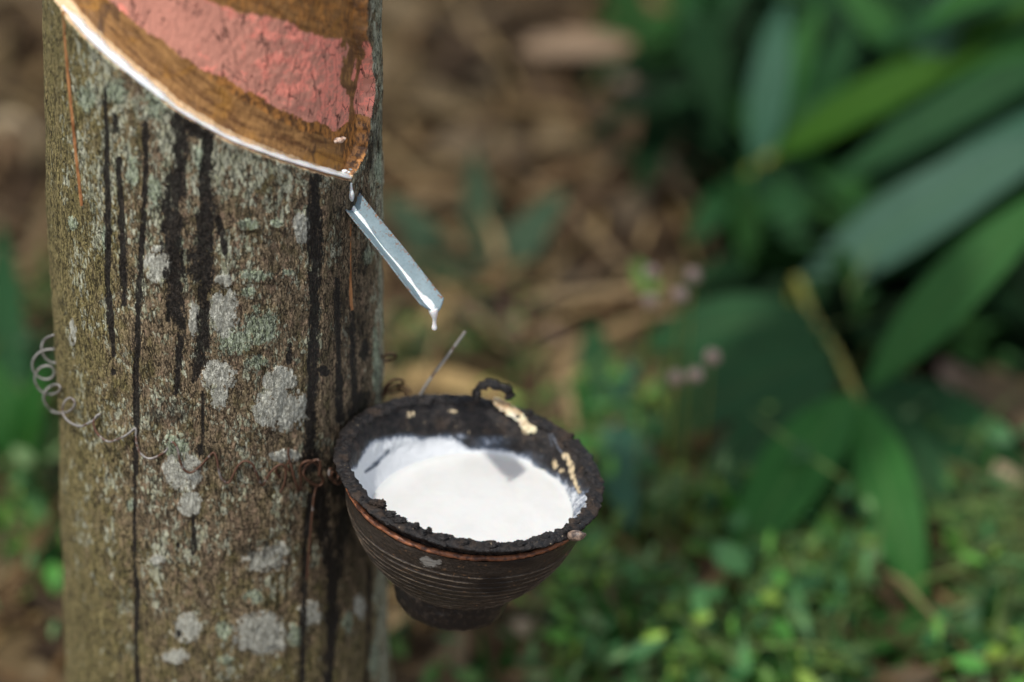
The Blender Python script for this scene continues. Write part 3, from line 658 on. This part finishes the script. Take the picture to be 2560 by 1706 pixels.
# ------------------------------------------------------------------ wires
WIRE = mat_wire()
def wire_pts(L, yout=-.018):
    out = []
    for q in L:
        off = (q[2] if len(q) > 2 else 2.0) * .001; P = on_trunk(q[0], q[1], off)
        if P is None or P[1] > yout: P = at_y(q[0], q[1], yout)
        out.append(P)
    return out
def wire(name, L, r, n=6, rust=(0, 1), pts=None):
    c = catmull(pts if pts is not None else wire_pts(L), n); V, F = tube_vf(c, r, 9)
    k = np.linspace(rust[0], rust[1], len(c)); at = np.concatenate([np.repeat(k, 9), k[:1], k[-1:]])
    return mesh(name, V, F, WIRE, attrs={'rust': at})
spring = empty('spring_wire', tuple(on_trunk(431, 1130, 0)))
tag(spring, 'coiled rusty spring wire stretched around the tree trunk', 'wire')
wr = .00069
child(wire('coil', [(134, 838), (113, 848), (104, 868), (111, 892), (128, 906), (150, 908, -6)], wr, rust=(0, 0)), spring)
child(wire('coil', [(150, 873, -6), (134, 873), (105, 878), (86, 895), (81, 915), (89, 936), (108, 948), (127, 946), (136, 932), (128, 917), (110, 916), (95, 926), (87, 946), (93, 966), (108, 982), (130, 986), (146, 980), (151, 970), (145, 962), (131, 964), (115, 976), (109, 996), (116, 1014), (134, 1030), (155, 1033), (175, 1027), (187, 1012, 1), (183, 999, 1), (172, 996, 1),
    (161, 1006, 3), (156, 1026, 4), (164, 1046, 4), (181, 1060, 4), (203, 1066, 4), (222, 1058, 3), (238, 1048, 1), (250, 1036, .6), (240, 1042, 2), (234, 1060, 4), (245, 1086, 5), (270, 1104, 5), (296, 1098, 4), (318, 1087, 3), (338, 1071, 1), (340, 1088, 1.5), (341, 1106, 3), (349, 1131, 4), (368, 1146, 4), (390, 1143, 3), (415, 1127, 1.5), (424, 1108, .8), (434, 1107, 2), (444, 1123, 3),
    (449, 1150, 4), (460, 1174, 4), (478, 1182, 3), (500, 1166, 2), (520, 1144, 1), (534, 1132, .8), (542, 1148, 2), (546, 1172, 3), (553, 1196, 3), (570, 1208, 2.5), (582, 1190, 2), (595, 1165, 1), (612, 1153, 1), (630, 1160, 2), (640, 1180, 2.5), (648, 1202, 2), (656, 1215, 1), (664, 1203, 1.5), (676, 1182, 2.5), (692, 1166, 3), (706, 1162, 3), (714, 1175, 3), (713, 1200, 3), (706, 1222, 2), (700, 1232, .5)], wr, rust=(0, 1.0)), spring)
child(wire('coil', [(722, 1150, .5), (728, 1166, 2), (734, 1190, 3), (742, 1214, 3), (748, 1228, 1), (752, 1205, .5), (750, 1170, 1), (760, 1156, 3), (778, 1153, 4), (794, 1163, 4), (800, 1182, 4), (808, 1200, 3), (800, 1214, 2), (784, 1212, 2), (766, 1198, 2), (758, 1184, 1.5), (764, 1168, 1), (776, 1158, 3), (790, 1150, 5), (799, 1154, 6), (801, 1168, 6), (797, 1190, 5)], wr * 1.1, rust=(1.2, 1.0)), spring)
child(wire('coil', [(836, 1175, 5), (826, 1172, 7), (822, 1184, 8), (828, 1198, 8), (840, 1200, 7), (846, 1188, 6), (836, 1178, 5), (828, 1188, 4), (834, 1204, 5), (846, 1210, 6), (856, 1200, 6)], wr * 1.1, rust=(.7, 1)), spring)
child(wire('hook', [(722, 1120, .4), (720, 1135, 1), (724, 1150, 1.5), (716, 1165, 1), (722, 1178, 2)], wr * .8, rust=(.9, 1)), spring)
child(wire('hanging_end', [(790, 1215, 2), (784, 1250, 2), (779, 1300, 1.5), (775, 1350, 1.2), (771, 1400, 1.2), (768, 1450, 1)], wr, rust=(.7, 1.2)), spring)
child(wire('coil', [(700, 1195, .3), (690, 1180, .5), (694, 1165, 1)], wr, rust=(1, 1)), spring)
yb = -.004
for L_ in ([(940, 898), (958, 904), (975, 903), (990, 894), (988, 886), (974, 884), (960, 890), (948, 902), (940, 915)], [(940, 960), (956, 970), (975, 975), (998, 966), (1010, 956), (1003, 950), (985, 950), (970, 960), (962, 975), (970, 984), (990, 980), (1008, 974)], [(955, 990), (972, 966), (996, 961), (1016, 968), (1026, 980)], [(956, 1000), (968, 978), (990, 970), (1010, 976), (1018, 990)]):
    child(wire('coil', None, wr * 1.05, rust=(1, 1), pts=[at_y(px, py, yb + .004 * math.sin(i * .8)) for i, (px, py) in enumerate(L_)]), spring)
t = wire('wire_stub', None, .0009, rust=(.3, .5), pts=[at_y(px, py, YC + .068) for px, py in ((1163, 830), (1148, 850), (1122, 886), (1095, 922), (1070, 955), (1052, 985), (1035, 1020))])
tag(t, 'straight thin grey wire end sticking up behind the black cup', 'wire')

# ------------------------------------------------------------------ ground
def build_ground():
    m = NT('forest_soil'); q = m.pos(); a = m.noise(q, 9, 6, .65); b = m.noise(q, 40, 5, .7); c_ = m.noise(q, 3, 3)
    c = m.mix(m.ss(a, .36, .62), (.022, .014, .008), (.085, .052, .03)); c = m.mix(m.ss(b, .5, .68), c, (.15, .10, .065))
    c = m.mix(m.math('MULTIPLY', m.ss(c_, .5, .65), .5), c, (.03, .035, .012))
    mat = m.out(c, .95, m.bump(m.math('ADD', a, m.math('MULTIPLY', b, .4)), .03, .8))
    xs = np.concatenate([-np.geomspace(60, 2.2, 14), np.linspace(-2, 3, 130), np.geomspace(3.2, 60, 14)]); ys = np.concatenate([-np.geomspace(60, 2.2, 14), np.linspace(-2, 4, 150), np.geomspace(4.3, 120, 16)])
    Y, X = np.meshgrid(ys, xs, indexing='ij'); P = np.stack([X.ravel(), Y.ravel(), 0 * X.ravel()], 1)
    P[:, 2] = .022 * fbm(P, (2.2, 2.2, 1), 4, 3) - .005
    tag(mesh('ground', P, grid_faces(len(ys), len(xs)), mat), kind='structure')
build_ground()
# trunk root flare reaches the soil; litter and cover around it
def leaf_vf(base, tip, width, nrm, arch=.1, fold=.15, nl=14, nw=4, p=.75, twist=0., strap=False):
    """lance-shaped leaf from base to tip; nrm is roughly the face normal"""
    base = np.array(base, float); tip = np.array(tip, float); d = tip - base; Ln = np.linalg.norm(d); d = d / Ln
    s_ = np.cross(d, nrm); s_ /= np.linalg.norm(s_) + 1e-9; n = np.cross(s_, d); V = []; A = []
    for i in range(nl + 1):
        t = i / nl; wd = width * (math.sin(math.pi * min(t + .02, 1) ** p) ** .8 if t < 1 else 0) * .5 + width * .012
        if strap: wd = width * .5 * 3.34 * (t + .004) ** .8 * (1 - t) ** .95 + width * .01
        c = base + d * Ln * t + n * arch * Ln * math.sin(math.pi * t); tw = twist * t
        sa = s_ * math.cos(tw) + n * math.sin(tw); na = n * math.cos(tw) - s_ * math.sin(tw)
        for j in range(-nw, nw + 1):
            u = j / nw; V.append(c + sa * wd * u + na * abs(u) * wd * fold); A.append((u, t * Ln / max(width, 1e-6), 0))
    return np.array(V), grid_faces(nl + 1, 2 * nw + 1), np.array(A)
# scatter of many small pieces as one mesh
def scatter(name, items, mat, **tags):
    V = []; F = []; C = []; o = 0
    for v, f, c in items: V.append(v); F.append(f + o); C.append(np.tile(c, (len(v), 1))); o += len(v)
    return tag(mesh(name, np.vstack(V), np.vstack(F), mat, attrs={'col': np.vstack(C)}), **tags)
def rand_leaf(P, ln, wd, flat, col, nl=4, nw=1, rg=rng, tilt=.3):
    a = rg.uniform(0, 2 * math.pi); e = rg.normal(0, tilt); d = np.array([math.cos(a) * math.cos(e), math.sin(a) * math.cos(e), math.sin(e)])
    n = np.array([rg.normal(0, flat), rg.normal(0, flat), 1.0])
    v, f, _ = leaf_vf(P - d * ln / 2, P + d * ln / 2, wd, n, rg.uniform(-.12, .2), rg.uniform(0, .35), nl, nw, rg.uniform(.6, 1.1)); return v, f, np.array(col)
def ground_pt(px, py, z=0): return at_ground(px, py, z)
DRY = [(.22, .145, .07), (.16, .095, .05), (.24, .165, .09), (.09, .05, .025), (.17, .12, .075), (.26, .18, .10), (.06, .034, .018), (.12, .07, .034)]
items = []
for i in range(2600):
    px = rng.uniform(-500, 3000); py = rng.uniform(-500, 2000); P = ground_pt(px, py, rng.uniform(.005, .04))
    dark = sstep(1500, 1850, px) * sstep(1200, 850, py)
    if rng.uniform() < dark * .8: continue
    c = np.array(DRY[rng.integers(len(DRY))]) * rng.uniform(.65, 1.1) * np.array([.60, .63, .60])
    items.append(rand_leaf(P, rng.uniform(.04, .16), rng.uniform(.015, .05), .45, c))
for i in range(1700):
    px = rng.uniform(-400, 2800); py = rng.uniform(-400, 1900); P = ground_pt(px, py, rng.uniform(.01, .05)); c = np.array(DRY[rng.integers(len(DRY))]) * rng.uniform(.7, 1.2)
    if px > 1750 and rng.uniform() < .75: continue
    items.append(rand_leaf(P, rng.uniform(.08, .3), rng.uniform(.003, .010), .3, c * np.array([1.08, 1.10, .95]), 3, 1))
DRYM = attr_mat('dry_leaf', .75, .15)
scatter('leaf_litter', items, DRYM, label='brown dry leaves and straw covering the soil', kind='stuff')

GRN = [(.035, .12, .02), (.025, .09, .03), (.06, .16, .025), (.018, .06, .018), (.12, .19, .03), (.07, .14, .03), (.045, .12, .04), (.03, .09, .03), (.09, .15, .06)]
def green_density(px, py):
    d = 0
    if px > 1380: d = max(d, float(sstep(1180, 1400, py)) * 1.0)
    if 1430 < px < 1760: d = max(d, float(sstep(880, 980, py)) * .8)
    if px < 170: d = max(d, float(sstep(760, 860, py) * sstep(1560, 1420, py)) * .9)
    if 940 < px < 1500: d = max(d, .10 * float(py > 900))
    if 1380 < px < 1560 and py > 1500: d *= .8
    return max(d, .03) if py > 900 else d
items = []; n_ = 0
while n_ < 8200:
    px = rng.uniform(-300, 2850); py = rng.uniform(350, 1950)
    if rng.uniform() > green_density(px, py) or fbm(np.array([[px / 160., py / 110., 0]]), (1, 1, 1), 2, 5)[0] < .0 + rng.normal(0, .10): continue
    n_ += 1; base = ground_pt(px, py, 0); h = abs(rng.normal(.035, .03)); P = base + np.array([0, 0, h + .008])
    if rng.uniform() < .22: items.append(rand_leaf(P, rng.uniform(.05, .12), rng.uniform(.002, .005), .4, np.array([.11, .16, .045]) * rng.uniform(.6, 1.3), 3, 1, tilt=.9))
    c = np.array(GRN[rng.integers(len(GRN))]) * rng.uniform(.6, 1.35) * (1.1 + .7 * float(sstep(1250, 1550, py)) + .5 * float(sstep(1750, 1600, px) * sstep(1200, 1300, px)))
    items.append(rand_leaf(P, (k_ := rng.uniform(.010, .027) * (1.6 if rng.uniform() < .12 else 1)), k_ * rng.uniform(.18, .5), .5, c, 4, 1, tilt=.55))
COV = attr_mat('herb_leaf', .45, .3)
scatter('ground_cover', items, COV, label='low green weeds and clover-like herbs growing over the soil', kind='stuff')

items = []
for i in range(1500):
    px = rng.uniform(1560, 2900) ; py = rng.uniform(-350, 1020)
    if px < 1560 + max(0, 330 - py) * .25 or (px < 1750 and rng.uniform() < .6) or (py > 600 and (px < 1780 or rng.uniform() < .45)): continue
    base = ground_pt(px, py, 0); P = base + np.array([0, 0, rng.uniform(.02, .16 if py < 600 else .08)])
    c = np.array([(.003, .012, .004), (.004, .018, .006), (.006, .026, .008), (.008, .030, .012), (.013, .045, .010)][rng.integers(5)])  # near-black greens, deep shade between the plants put into the leaf colour
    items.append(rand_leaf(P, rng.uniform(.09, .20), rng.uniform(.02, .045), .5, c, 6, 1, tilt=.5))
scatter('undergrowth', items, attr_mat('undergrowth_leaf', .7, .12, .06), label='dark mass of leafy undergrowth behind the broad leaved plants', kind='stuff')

# ------------------------------------------------------------------ single dry leaves and straws lying on the litter
def dry(name, b, t_, wpx, col, label, cat, zb=.03, zt=.03, group=None, arch=.05):
    B = ground_pt(*b, zb); E = ground_pt(*t_, zt); v, f, _ = leaf_vf(B, E, wpx * sp((B + E) / 2), (0, -.5, 1), arch, .2, 16, 3, .8)
    o = mesh(name, v, f, DRYM, attrs={'col': np.tile(col, (len(v), 1))}); m = o.modifiers.new('t', 'SOLIDIFY'); m.thickness = .0008
    tag(o, label, cat, group)
dry('dry_leaf', (1200, 1550), (1680, 1770), 130, (.64, .51, .35), 'long tan dry leaf lying on the ground just below the bowl', 'leaf')  # leaf colour brightened to offset the trunk's shadow
dry('dry_leaf', (930, 900), (1165, 735), 46, (.36, .27, .12), 'yellow straw blade slanting up behind the spout drip beside the trunk', 'leaf', .04, .05)
dry('dry_leaf', (940, 930), (1330, 1010), 60, (.40, .28, .12), 'golden dry leaf just above the back rim of the cup', 'leaf', .03, .05)
dry('dry_leaf', (1130, 760), (1420, 850), 85, (.24, .16, .12), 'pinkish brown dry leaf right of the spout drip', 'leaf')
dry('dry_leaf', (1290, 120), (1650, 130), 80, (.24, .17, .11), 'broad tan leaf near the top of the picture, left of the green plants', 'leaf', .04, .05)
dry('dry_leaf', (1530, 190), (1790, 390), 55, (.20, .145, .105), 'brown straw leaf slanting down towards the green leaves at upper centre', 'leaf', .05, .05)
dry('dry_leaf', (1590, 330), (1740, 520), 45, (.18, .14, .085), 'olive brown dry leaf lower beside the slanting straw leaf', 'leaf', .05, .05)
dry('dry_leaf', (1640, 1200), (1800, 1380), 36, (.30, .24, .13), 'thin pale straw in the weeds left of the broad hanging leaf', 'straw', .05, .06)
dry('dry_leaf', (1820, 1360), (1720, 1560), 36, (.36, .30, .18), 'short cream straw leaning in the weeds under the broad hanging leaf', 'straw', .06, .04)
dry('dry_leaf', (2400, 1170), (2580, 1210), 60, (.38, .30, .19), 'pale dry leaf tip at the right edge of the picture', 'leaf', .05, .05)
dry('dry_leaf', (2350, 900), (2500, 1090), 75, (.24, .18, .14), 'grey brown dry leaf among the dark leaves at right', 'leaf', .05, .05)
dry('dry_leaf', (-20, 290), (110, 380), 70, (.42, .34, .22), 'pale beige leaf left of the trunk near the top', 'leaf', .04, .04)
dry('dry_leaf', (-30, 690), (125, 720), 55, (.45, .30, .15), 'golden tan leaf left of the trunk above the wire coils', 'leaf', .04, .04)

# ------------------------------------------------------------------ broad green leaved plants
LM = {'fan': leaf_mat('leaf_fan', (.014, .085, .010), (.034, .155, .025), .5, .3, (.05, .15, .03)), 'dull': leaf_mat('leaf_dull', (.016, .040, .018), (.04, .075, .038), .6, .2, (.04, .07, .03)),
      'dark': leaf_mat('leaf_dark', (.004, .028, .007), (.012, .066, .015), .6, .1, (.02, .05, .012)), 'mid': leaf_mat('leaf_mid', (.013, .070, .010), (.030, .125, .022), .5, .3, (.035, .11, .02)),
      'bright': leaf_mat('leaf_bright', (.018, .075, .002), (.034, .11, .005), .6, .3, (.06, .12, .006)), 'pale': leaf_mat('leaf_pale', (.022, .068, .038), (.060, .130, .088), .5, .2, (.05, .12, .06)),
      'blue': leaf_mat('leaf_blue', (.016, .065, .035), (.045, .125, .075), .5, .15, (.02, .06, .03))}
STEM = mat_simple('plant_stem', (.10, .13, .015), (.22, .19, .03), 60, .5); STEMG = mat_simple('green_stem', (.03, .08, .012), (.07, .13, .02), 60, .5)
def pd(px, py, d): return at_depth(px, py, d)
def plant(name, label, stems, leaves, cat='plant', group=None, stem_mat=None, back=0.):
    stems = [([(x, y, z + back) for x, y, z in st], r_) for st, r_ in stems]; leaves = [((a[0], a[1], a[2] + back), (b[0], b[1], b[2] + back), *c) for a, b, *c in leaves]
    """stems: lists of (px, py, depth) top first, continued to the soil; leaves: base, tip (px, py, depth), width px, material, arch, twist"""
    P0 = pd(*stems[0][0][-1]); root = empty(name, (P0[0], P0[1], 0)); tag(root, label, cat, group)
    for st, rad in stems:
        pts = [pd(*q) for q in st]; g = pts[-1].copy()
        if g[2] > .01: pts.append(np.array([g[0], g[1] + .01, g[2] * .4])); pts.append(np.array([g[0] + .005, g[1] + .02, -.02]))
        c = catmull(pts, 8); child(tube('stem', c, np.linspace(rad * .55, rad, len(c)), stem_mat or STEM, seg=8), root)
    for b, t_, wpx, mk, arch, tw in leaves:
        B = pd(*b); E = pd(*t_); nrm = (CAM - (B + E) / 2); nrm /= np.linalg.norm(nrm); nrm = nrm * .7 + np.array([-.15, 0, .75])
        v, f, A = leaf_vf(B, E, wpx * .98 * sp((B + E) / 2), nrm, arch, .16, 26, 5, .8, tw, True)
        child(mesh('leaf', v, f, LM[mk], attrs={'lv': A}), root)
    return root
plant('broad_leaf_plant', 'green plant with long hanging leaves fanning out from a yellow stem, right of the bowl',
      [([(2150, 1010, 2.10), (2090, 880, 2.16), (2030, 790, 2.22), (1990, 700, 2.3)], .0045)],
      [((2130, 980, 2.11), (1815, 1460, 2.00), 180, 'fan', .06, .1), ((2120, 985, 2.13), (1985, 1500, 2.05), 105, 'mid', .06, .2), ((2100, 920, 2.14), (1700, 1290, 2.08), 130, 'dark', .06, .1), ((2165, 985, 2.13), (2470, 1430, 2.08), 120, 'dark', .06, .1), ((2070, 830, 2.18), (1620, 970, 2.18), 110, 'dark', .06, .1), ((2150, 1000, 2.10), (2310, 1545, 2.01), 150, 'fan', .06, -.2), ((2090, 880, 2.15), (1600, 1110, 2.16), 160, 'dark', .08, .15), ((2040, 800, 2.2), (1600, 860, 2.24), 160, 'dark', .07, .1),
       ((2150, 960, 2.14), (2600, 1230, 2.18), 190, 'dark', .08, 0), ((2090, 940, 2.17), (1900, 1180, 2.22), 130, 'dark', .05, .1), ((2170, 970, 2.12), (2700, 430, 2.12), 165, 'mid', .05, .35), ((2160, 1010, 2.16), (2110, 1230, 2.2), 70, 'mid', .05, .2)], back=0.07)
plant('broad_leaf_plant', 'plant with one large pale grey green leaf at the right edge of the picture',
      [([(2080, 680, 2.24), (2040, 740, 2.34), (2020, 800, 2.42)], .005)],
      [((1960, 770, 2.24), (2740, 290, 2.16), 190, 'pale', .05, .15), ((2120, 720, 2.26), (2720, 420, 2.22), 100, 'mid', .05, .1), ((2100, 690, 2.26), (2660, 300, 2.3), 130, 'dark', .05, -.1), ((2050, 760, 2.24), (1800, 880, 2.3), 120, 'blue', .05, .1), ((2060, 800, 2.3), (2560, 760, 2.36), 110, 'dark', .05, .1),
       ((2060, 700, 2.27), (2230, 520, 2.36), 80, 'mid', .05, .2)], stem_mat=STEMG, back=0.2)
plant('broad_leaf_plant', 'plant arching from upper right with a bright green leaf and yellowish cane',
      [([(2320, 190, 2.32), (2180, 270, 2.34), (2010, 345, 2.37), (1880, 430, 2.41), (1760, 515, 2.46), (1620, 570, 2.55)], .0062)],
      [((1930, 390, 2.36), (2500, 110, 2.26), 130, 'bright', .05, .1), ((2200, 260, 2.34), (2660, -90, 2.3), 230, 'bright', .06, .1), ((1900, 420, 2.40), (1960, 0, 2.42), 105, 'blue', .05, .2), ((2000, 370, 2.37), (2250, 590, 2.35), 90, 'mid', .06, .1),
       ((1850, 450, 2.42), (1770, 60, 2.5), 130, 'dark', .05, .1), ((1960, 400, 2.38), (2110, 620, 2.38), 100, 'dark', .06, .1), ((2300, 200, 2.3), (2460, -120, 2.26), 110, 'pale', .05, .3), ((1790, 500, 2.44), (1880, 690, 2.5), 110, 'dark', .05, .1),
       ((2230, 240, 2.33), (2640, 230, 2.4), 150, 'dark', .05, 0), ((2010, 560, 2.42), (2560, 300, 2.34), 120, 'dark', .05, .1), ((2180, 470, 2.42), (2680, 200, 2.36), 120, 'dark', .05, .1), ((2300, 180, 2.34), (2080, -60, 2.36), 90, 'mid', .05, .1), ((2020, 330, 2.4), (2150, 40, 2.36), 100, 'dark', .05, .1), ((1950, 390, 2.4), (1780, 180, 2.45), 90, 'mid', .05, .1), ((2420, 130, 2.3), (2560, -80, 2.24), 110, 'bright', .05, .1), ((2350, 180, 2.36), (2220, 380, 2.4), 80, 'mid', .05, .2), ((1880, 430, 2.4), (2010, 560, 2.36), 70, 'mid', .05, .1), ((1740, 520, 2.48), (1700, 260, 2.55), 100, 'dark', .05, .1)], back=0.16)
plant('broad_leaf_plant', 'plant of long overlapping dark blades sweeping in from the right edge above the pale leaf',
      [([(2620, 120, 2.42), (2640, 400, 2.5)], .006)],
      [((2700, 120, 2.40), (2060, 470, 2.44), 110, 'dark', .05, .1), ((2700, 190, 2.42), (2100, 560, 2.46), 120, 'dark', .05, .1), ((2700, 60, 2.40), (2080, 330, 2.5), 100, 'mid', .05, .1), ((2700, 250, 2.40), (2180, 600, 2.44), 110, 'blue', .05, .1), ((2640, -40, 2.36), (2180, 120, 2.5), 110, 'dark', .05, .1),
       ((2650, -100, 2.4), (2300, 60, 2.4), 90, 'mid', .05, .1)], stem_mat=STEMG)
plant('broad_leaf_plant', 'cluster of narrow dark green blades standing upright in the shade at top centre right',
      [([(1860, 330, 2.6), (1880, 420, 2.66)], .005)],
      [((1860, 420, 2.6), (1700, -40, 2.6), 90, 'dark', .05, .1), ((1870, 420, 2.6), (1830, -80, 2.6), 100, 'dark', .05, .1), ((1880, 430, 2.58), (2060, 0, 2.56), 100, 'mid', .05, .1), ((1880, 430, 2.58), (2120, 160, 2.54), 90, 'dark', .05, .1), ((1850, 430, 2.6), (1650, 200, 2.6), 80, 'dark', .05, .1), ((1860, 440, 2.56), (1720, 620, 2.5), 80, 'dark', .05, .1), ((1890, 440, 2.56), (2040, 660, 2.48), 90, 'dark', .05, .1), ((1870, 440, 2.56), (1880, 700, 2.48), 80, 'mid', .05, .1)], stem_mat=STEMG)
plant('broad_leaf_plant', 'dark leafy plant far back at the top right corner',
      [([(2150, 60, 2.7), (2130, 200, 2.78)], .005)],
      [((2150, 120, 2.7), (1820, -120, 2.7), 200, 'dark', .06, .1), ((2150, 90, 2.7), (2330, -160, 2.66), 180, 'dark', .06, .2), ((2140, 120, 2.7), (2440, 140, 2.62), 150, 'mid', .06, .1), ((2130, 160, 2.72), (2060, 360, 2.66), 160, 'dark', .05, .1), ((2130, 100, 2.74), (2000, -180, 2.8), 170, 'dark', .05, .1),
       ((2150, 150, 2.72), (2400, 380, 2.66), 170, 'dark', .05, .1), ((2130, 150, 2.74), (1800, 200, 2.74), 140, 'dark', .05, .1)], stem_mat=STEMG)
plant('broad_leaf_plant', 'plant with green strap leaves reaching left into the brown litter at the top',
      [([(1800, 40, 2.7), (1830, 150, 2.8)], .004)],
      [((1820, 120, 2.74), (1480, 60, 2.72), 90, 'mid', .1, .1), ((1820, 100, 2.74), (1560, -120, 2.72), 90, 'mid', .08, .1), ((1820, 110, 2.74), (1690, 270, 2.7), 90, 'dark', .05, .1), ((1810, 70, 2.72), (1740, -180, 2.7), 100, 'dark', .05, .1)], stem_mat=STEMG)
plant('broad_leaf_plant', 'tuft of green strap leaves behind the spout, against brown litter',
      [([(1230, 700, 2.45), (1240, 740, 2.5)], .004)],
      [((1220, 740, 2.46), (1185, 370, 2.46), 85, 'dull', .05, .2), ((1200, 760, 2.4), (1420, 470, 2.42), 110, 'dull', .06, .1), ((1150, 800, 2.42), (1010, 640, 2.38), 100, 'dull', .06, .1), ((1240, 740, 2.44), (1330, 560, 2.45), 80, 'dull', .05, .1), ((1190, 780, 2.42), (960, 480, 2.45), 100, 'dull', .06, .1),
       ((1240, 760, 2.4), (1130, 690, 2.3), 120, 'dull', .06, .1), ((1060, 700, 2.45), (1300, 620, 2.4), 70, 'dull', .04, .1)], stem_mat=STEMG, back=.1)
plant('broad_leaf_plant', 'bright green strap leaves in the blur left of the trunk',
      [([(60, 1100, 2.2), (70, 1180, 2.25)], .004)],
      [((60, 1180, 2.2), (120, 900, 2.15), 90, 'mid', .08, .1), ((60, 1180, 2.2), (-40, 880, 2.2), 110, 'mid', .08, .1), ((70, 1180, 2.18), (140, 1480, 2.12), 80, 'mid', .05, .1), ((50, 1150, 2.2), (0, 550, 2.35), 90, 'dark', .03, .1), ((70, 1200, 2.18), (100, 1060, 2.1), 70, 'bright', .05, .1)], stem_mat=STEMG)
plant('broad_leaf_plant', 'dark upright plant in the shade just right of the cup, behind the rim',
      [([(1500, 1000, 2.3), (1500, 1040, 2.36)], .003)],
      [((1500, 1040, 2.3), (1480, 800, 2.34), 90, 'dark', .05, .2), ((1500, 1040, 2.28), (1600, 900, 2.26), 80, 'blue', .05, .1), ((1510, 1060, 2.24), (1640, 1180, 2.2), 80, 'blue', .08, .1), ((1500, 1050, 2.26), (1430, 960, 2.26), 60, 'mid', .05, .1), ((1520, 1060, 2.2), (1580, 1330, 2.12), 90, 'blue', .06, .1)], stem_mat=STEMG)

# grass blades rising from the weeds
def grass(name, label, px, py, blades, mk='mid'):
    B = ground_pt(px, py, 0); root = empty(name, tuple(B)); tag(root, label, 'grass')
    for tx, ty, wpx in blades:
        dpt = (B - CAM) @ FW - .06; E = pd(tx, ty, dpt); v, f, A = leaf_vf(B + np.array([random.uniform(-.01, .01), 0, 0]), E, wpx * sp(B), (0, -1, .4), .06, .2, 14, 2, .6, .2)
        child(mesh('blade', v, f, LM[mk], attrs={'lv': A}), root)
grass('grass_tuft', 'upright grass blades under the foot of the bowl', 1240, 1790, [(1200, 1560, 34), (1290, 1580, 50), (1180, 1640, 30)], 'mid')
grass('grass_tuft', 'long green blades in the weeds at the bottom centre right', 1640, 1780, [(1480, 1420, 55), (1560, 1480, 40), (1700, 1520, 40)], 'mid')
grass('grass_tuft', 'tall green blade standing in the weeds at the bottom right', 2440, 1740, [(2510, 1430, 50), (2545, 1560, 24)], 'mid')
grass('grass_tuft', 'short grass blades between the weeds below the two hanging leaves', 2090, 1640, [(2110, 1470, 40), (2050, 1500, 36), (2160, 1520, 36)], 'mid')
for (px, py, lb) in ((1900, 1660, 'rosette of yellow green weed leaves at the bottom, right of centre'), (2220, 1700, 'rosette of weed leaves near the bottom right, left of the tall blade'), (1500, 1500, 'light green weed beside the bowl, just right of its foot'), (2060, 1420, 'grey green lobed weed under the hanging leaves'), (1700, 1420, 'yellow green weed left of the broad hanging leaf tip')):
    B = ground_pt(px, py, 0); root = empty('weed', tuple(B)); tag(root, lb, 'weed')
    child(tube('stem', catmull([B, B + (0, -.005, .02), B + (0, -.008, .045)], 4), .0015, STEMG, seg=6), root)
    for k_ in range(9):
        a = k_ * 2.4; h = .02 + .003 * k_; b0 = B + np.array([0, -.006, h]); e0 = b0 + np.array([math.cos(a) * .032, math.sin(a) * .032, .012])
        v, f, A = leaf_vf(b0, e0, .018, (0, -.3, 1), .1, .2, 8, 2, .9); child(mesh('leaf', v, f, LM['bright' if 'yellow' in lb or 'light' in lb else ('blue' if 'grey' in lb else 'mid')], attrs={'lv': A}), root)
# small seed-head flowers
FH = mat_simple('flower_head', (.26, .17, .14), (.40, .29, .24), 200, .7)
for px, py, dp, lb in ((1627, 682, 2.05, 'round pinkish seed head, the highest left one of the four right of centre'), (1733, 688, 2.05, 'round pinkish seed head nearest the green leaves, right one of the upper pair'), (1700, 738, 2.03, 'round pinkish seed head in the middle of the loose cluster'), (1625, 752, 2.06, 'round pinkish seed head lowest on the left of the cluster'),
                        (1780, 893, 2.02, 'brownish seed head low beside the dark leaves, rightmost of the lower three'), (1738, 938, 2.02, 'brownish seed head in the middle of the lower three'), (1690, 945, 2.04, 'brownish seed head leftmost of the lower three')):
    P = pd(px, py, dp); root = empty('wildflower', (P[0], P[1], 0)); tag(root, lb, 'flower')
    V, F = clot(P, .0058, (.95, .95, .9), int(px), 12, .25, 3); child(mesh('seed_head', V, F, FH), root)
    child(tube('stem', catmull([P, np.array([P[0] - .004, P[1] + .004, P[2] * .5]), np.array([P[0] - .01, P[1] + .01, -.01])], 6), .0008, STEM, seg=6), root)
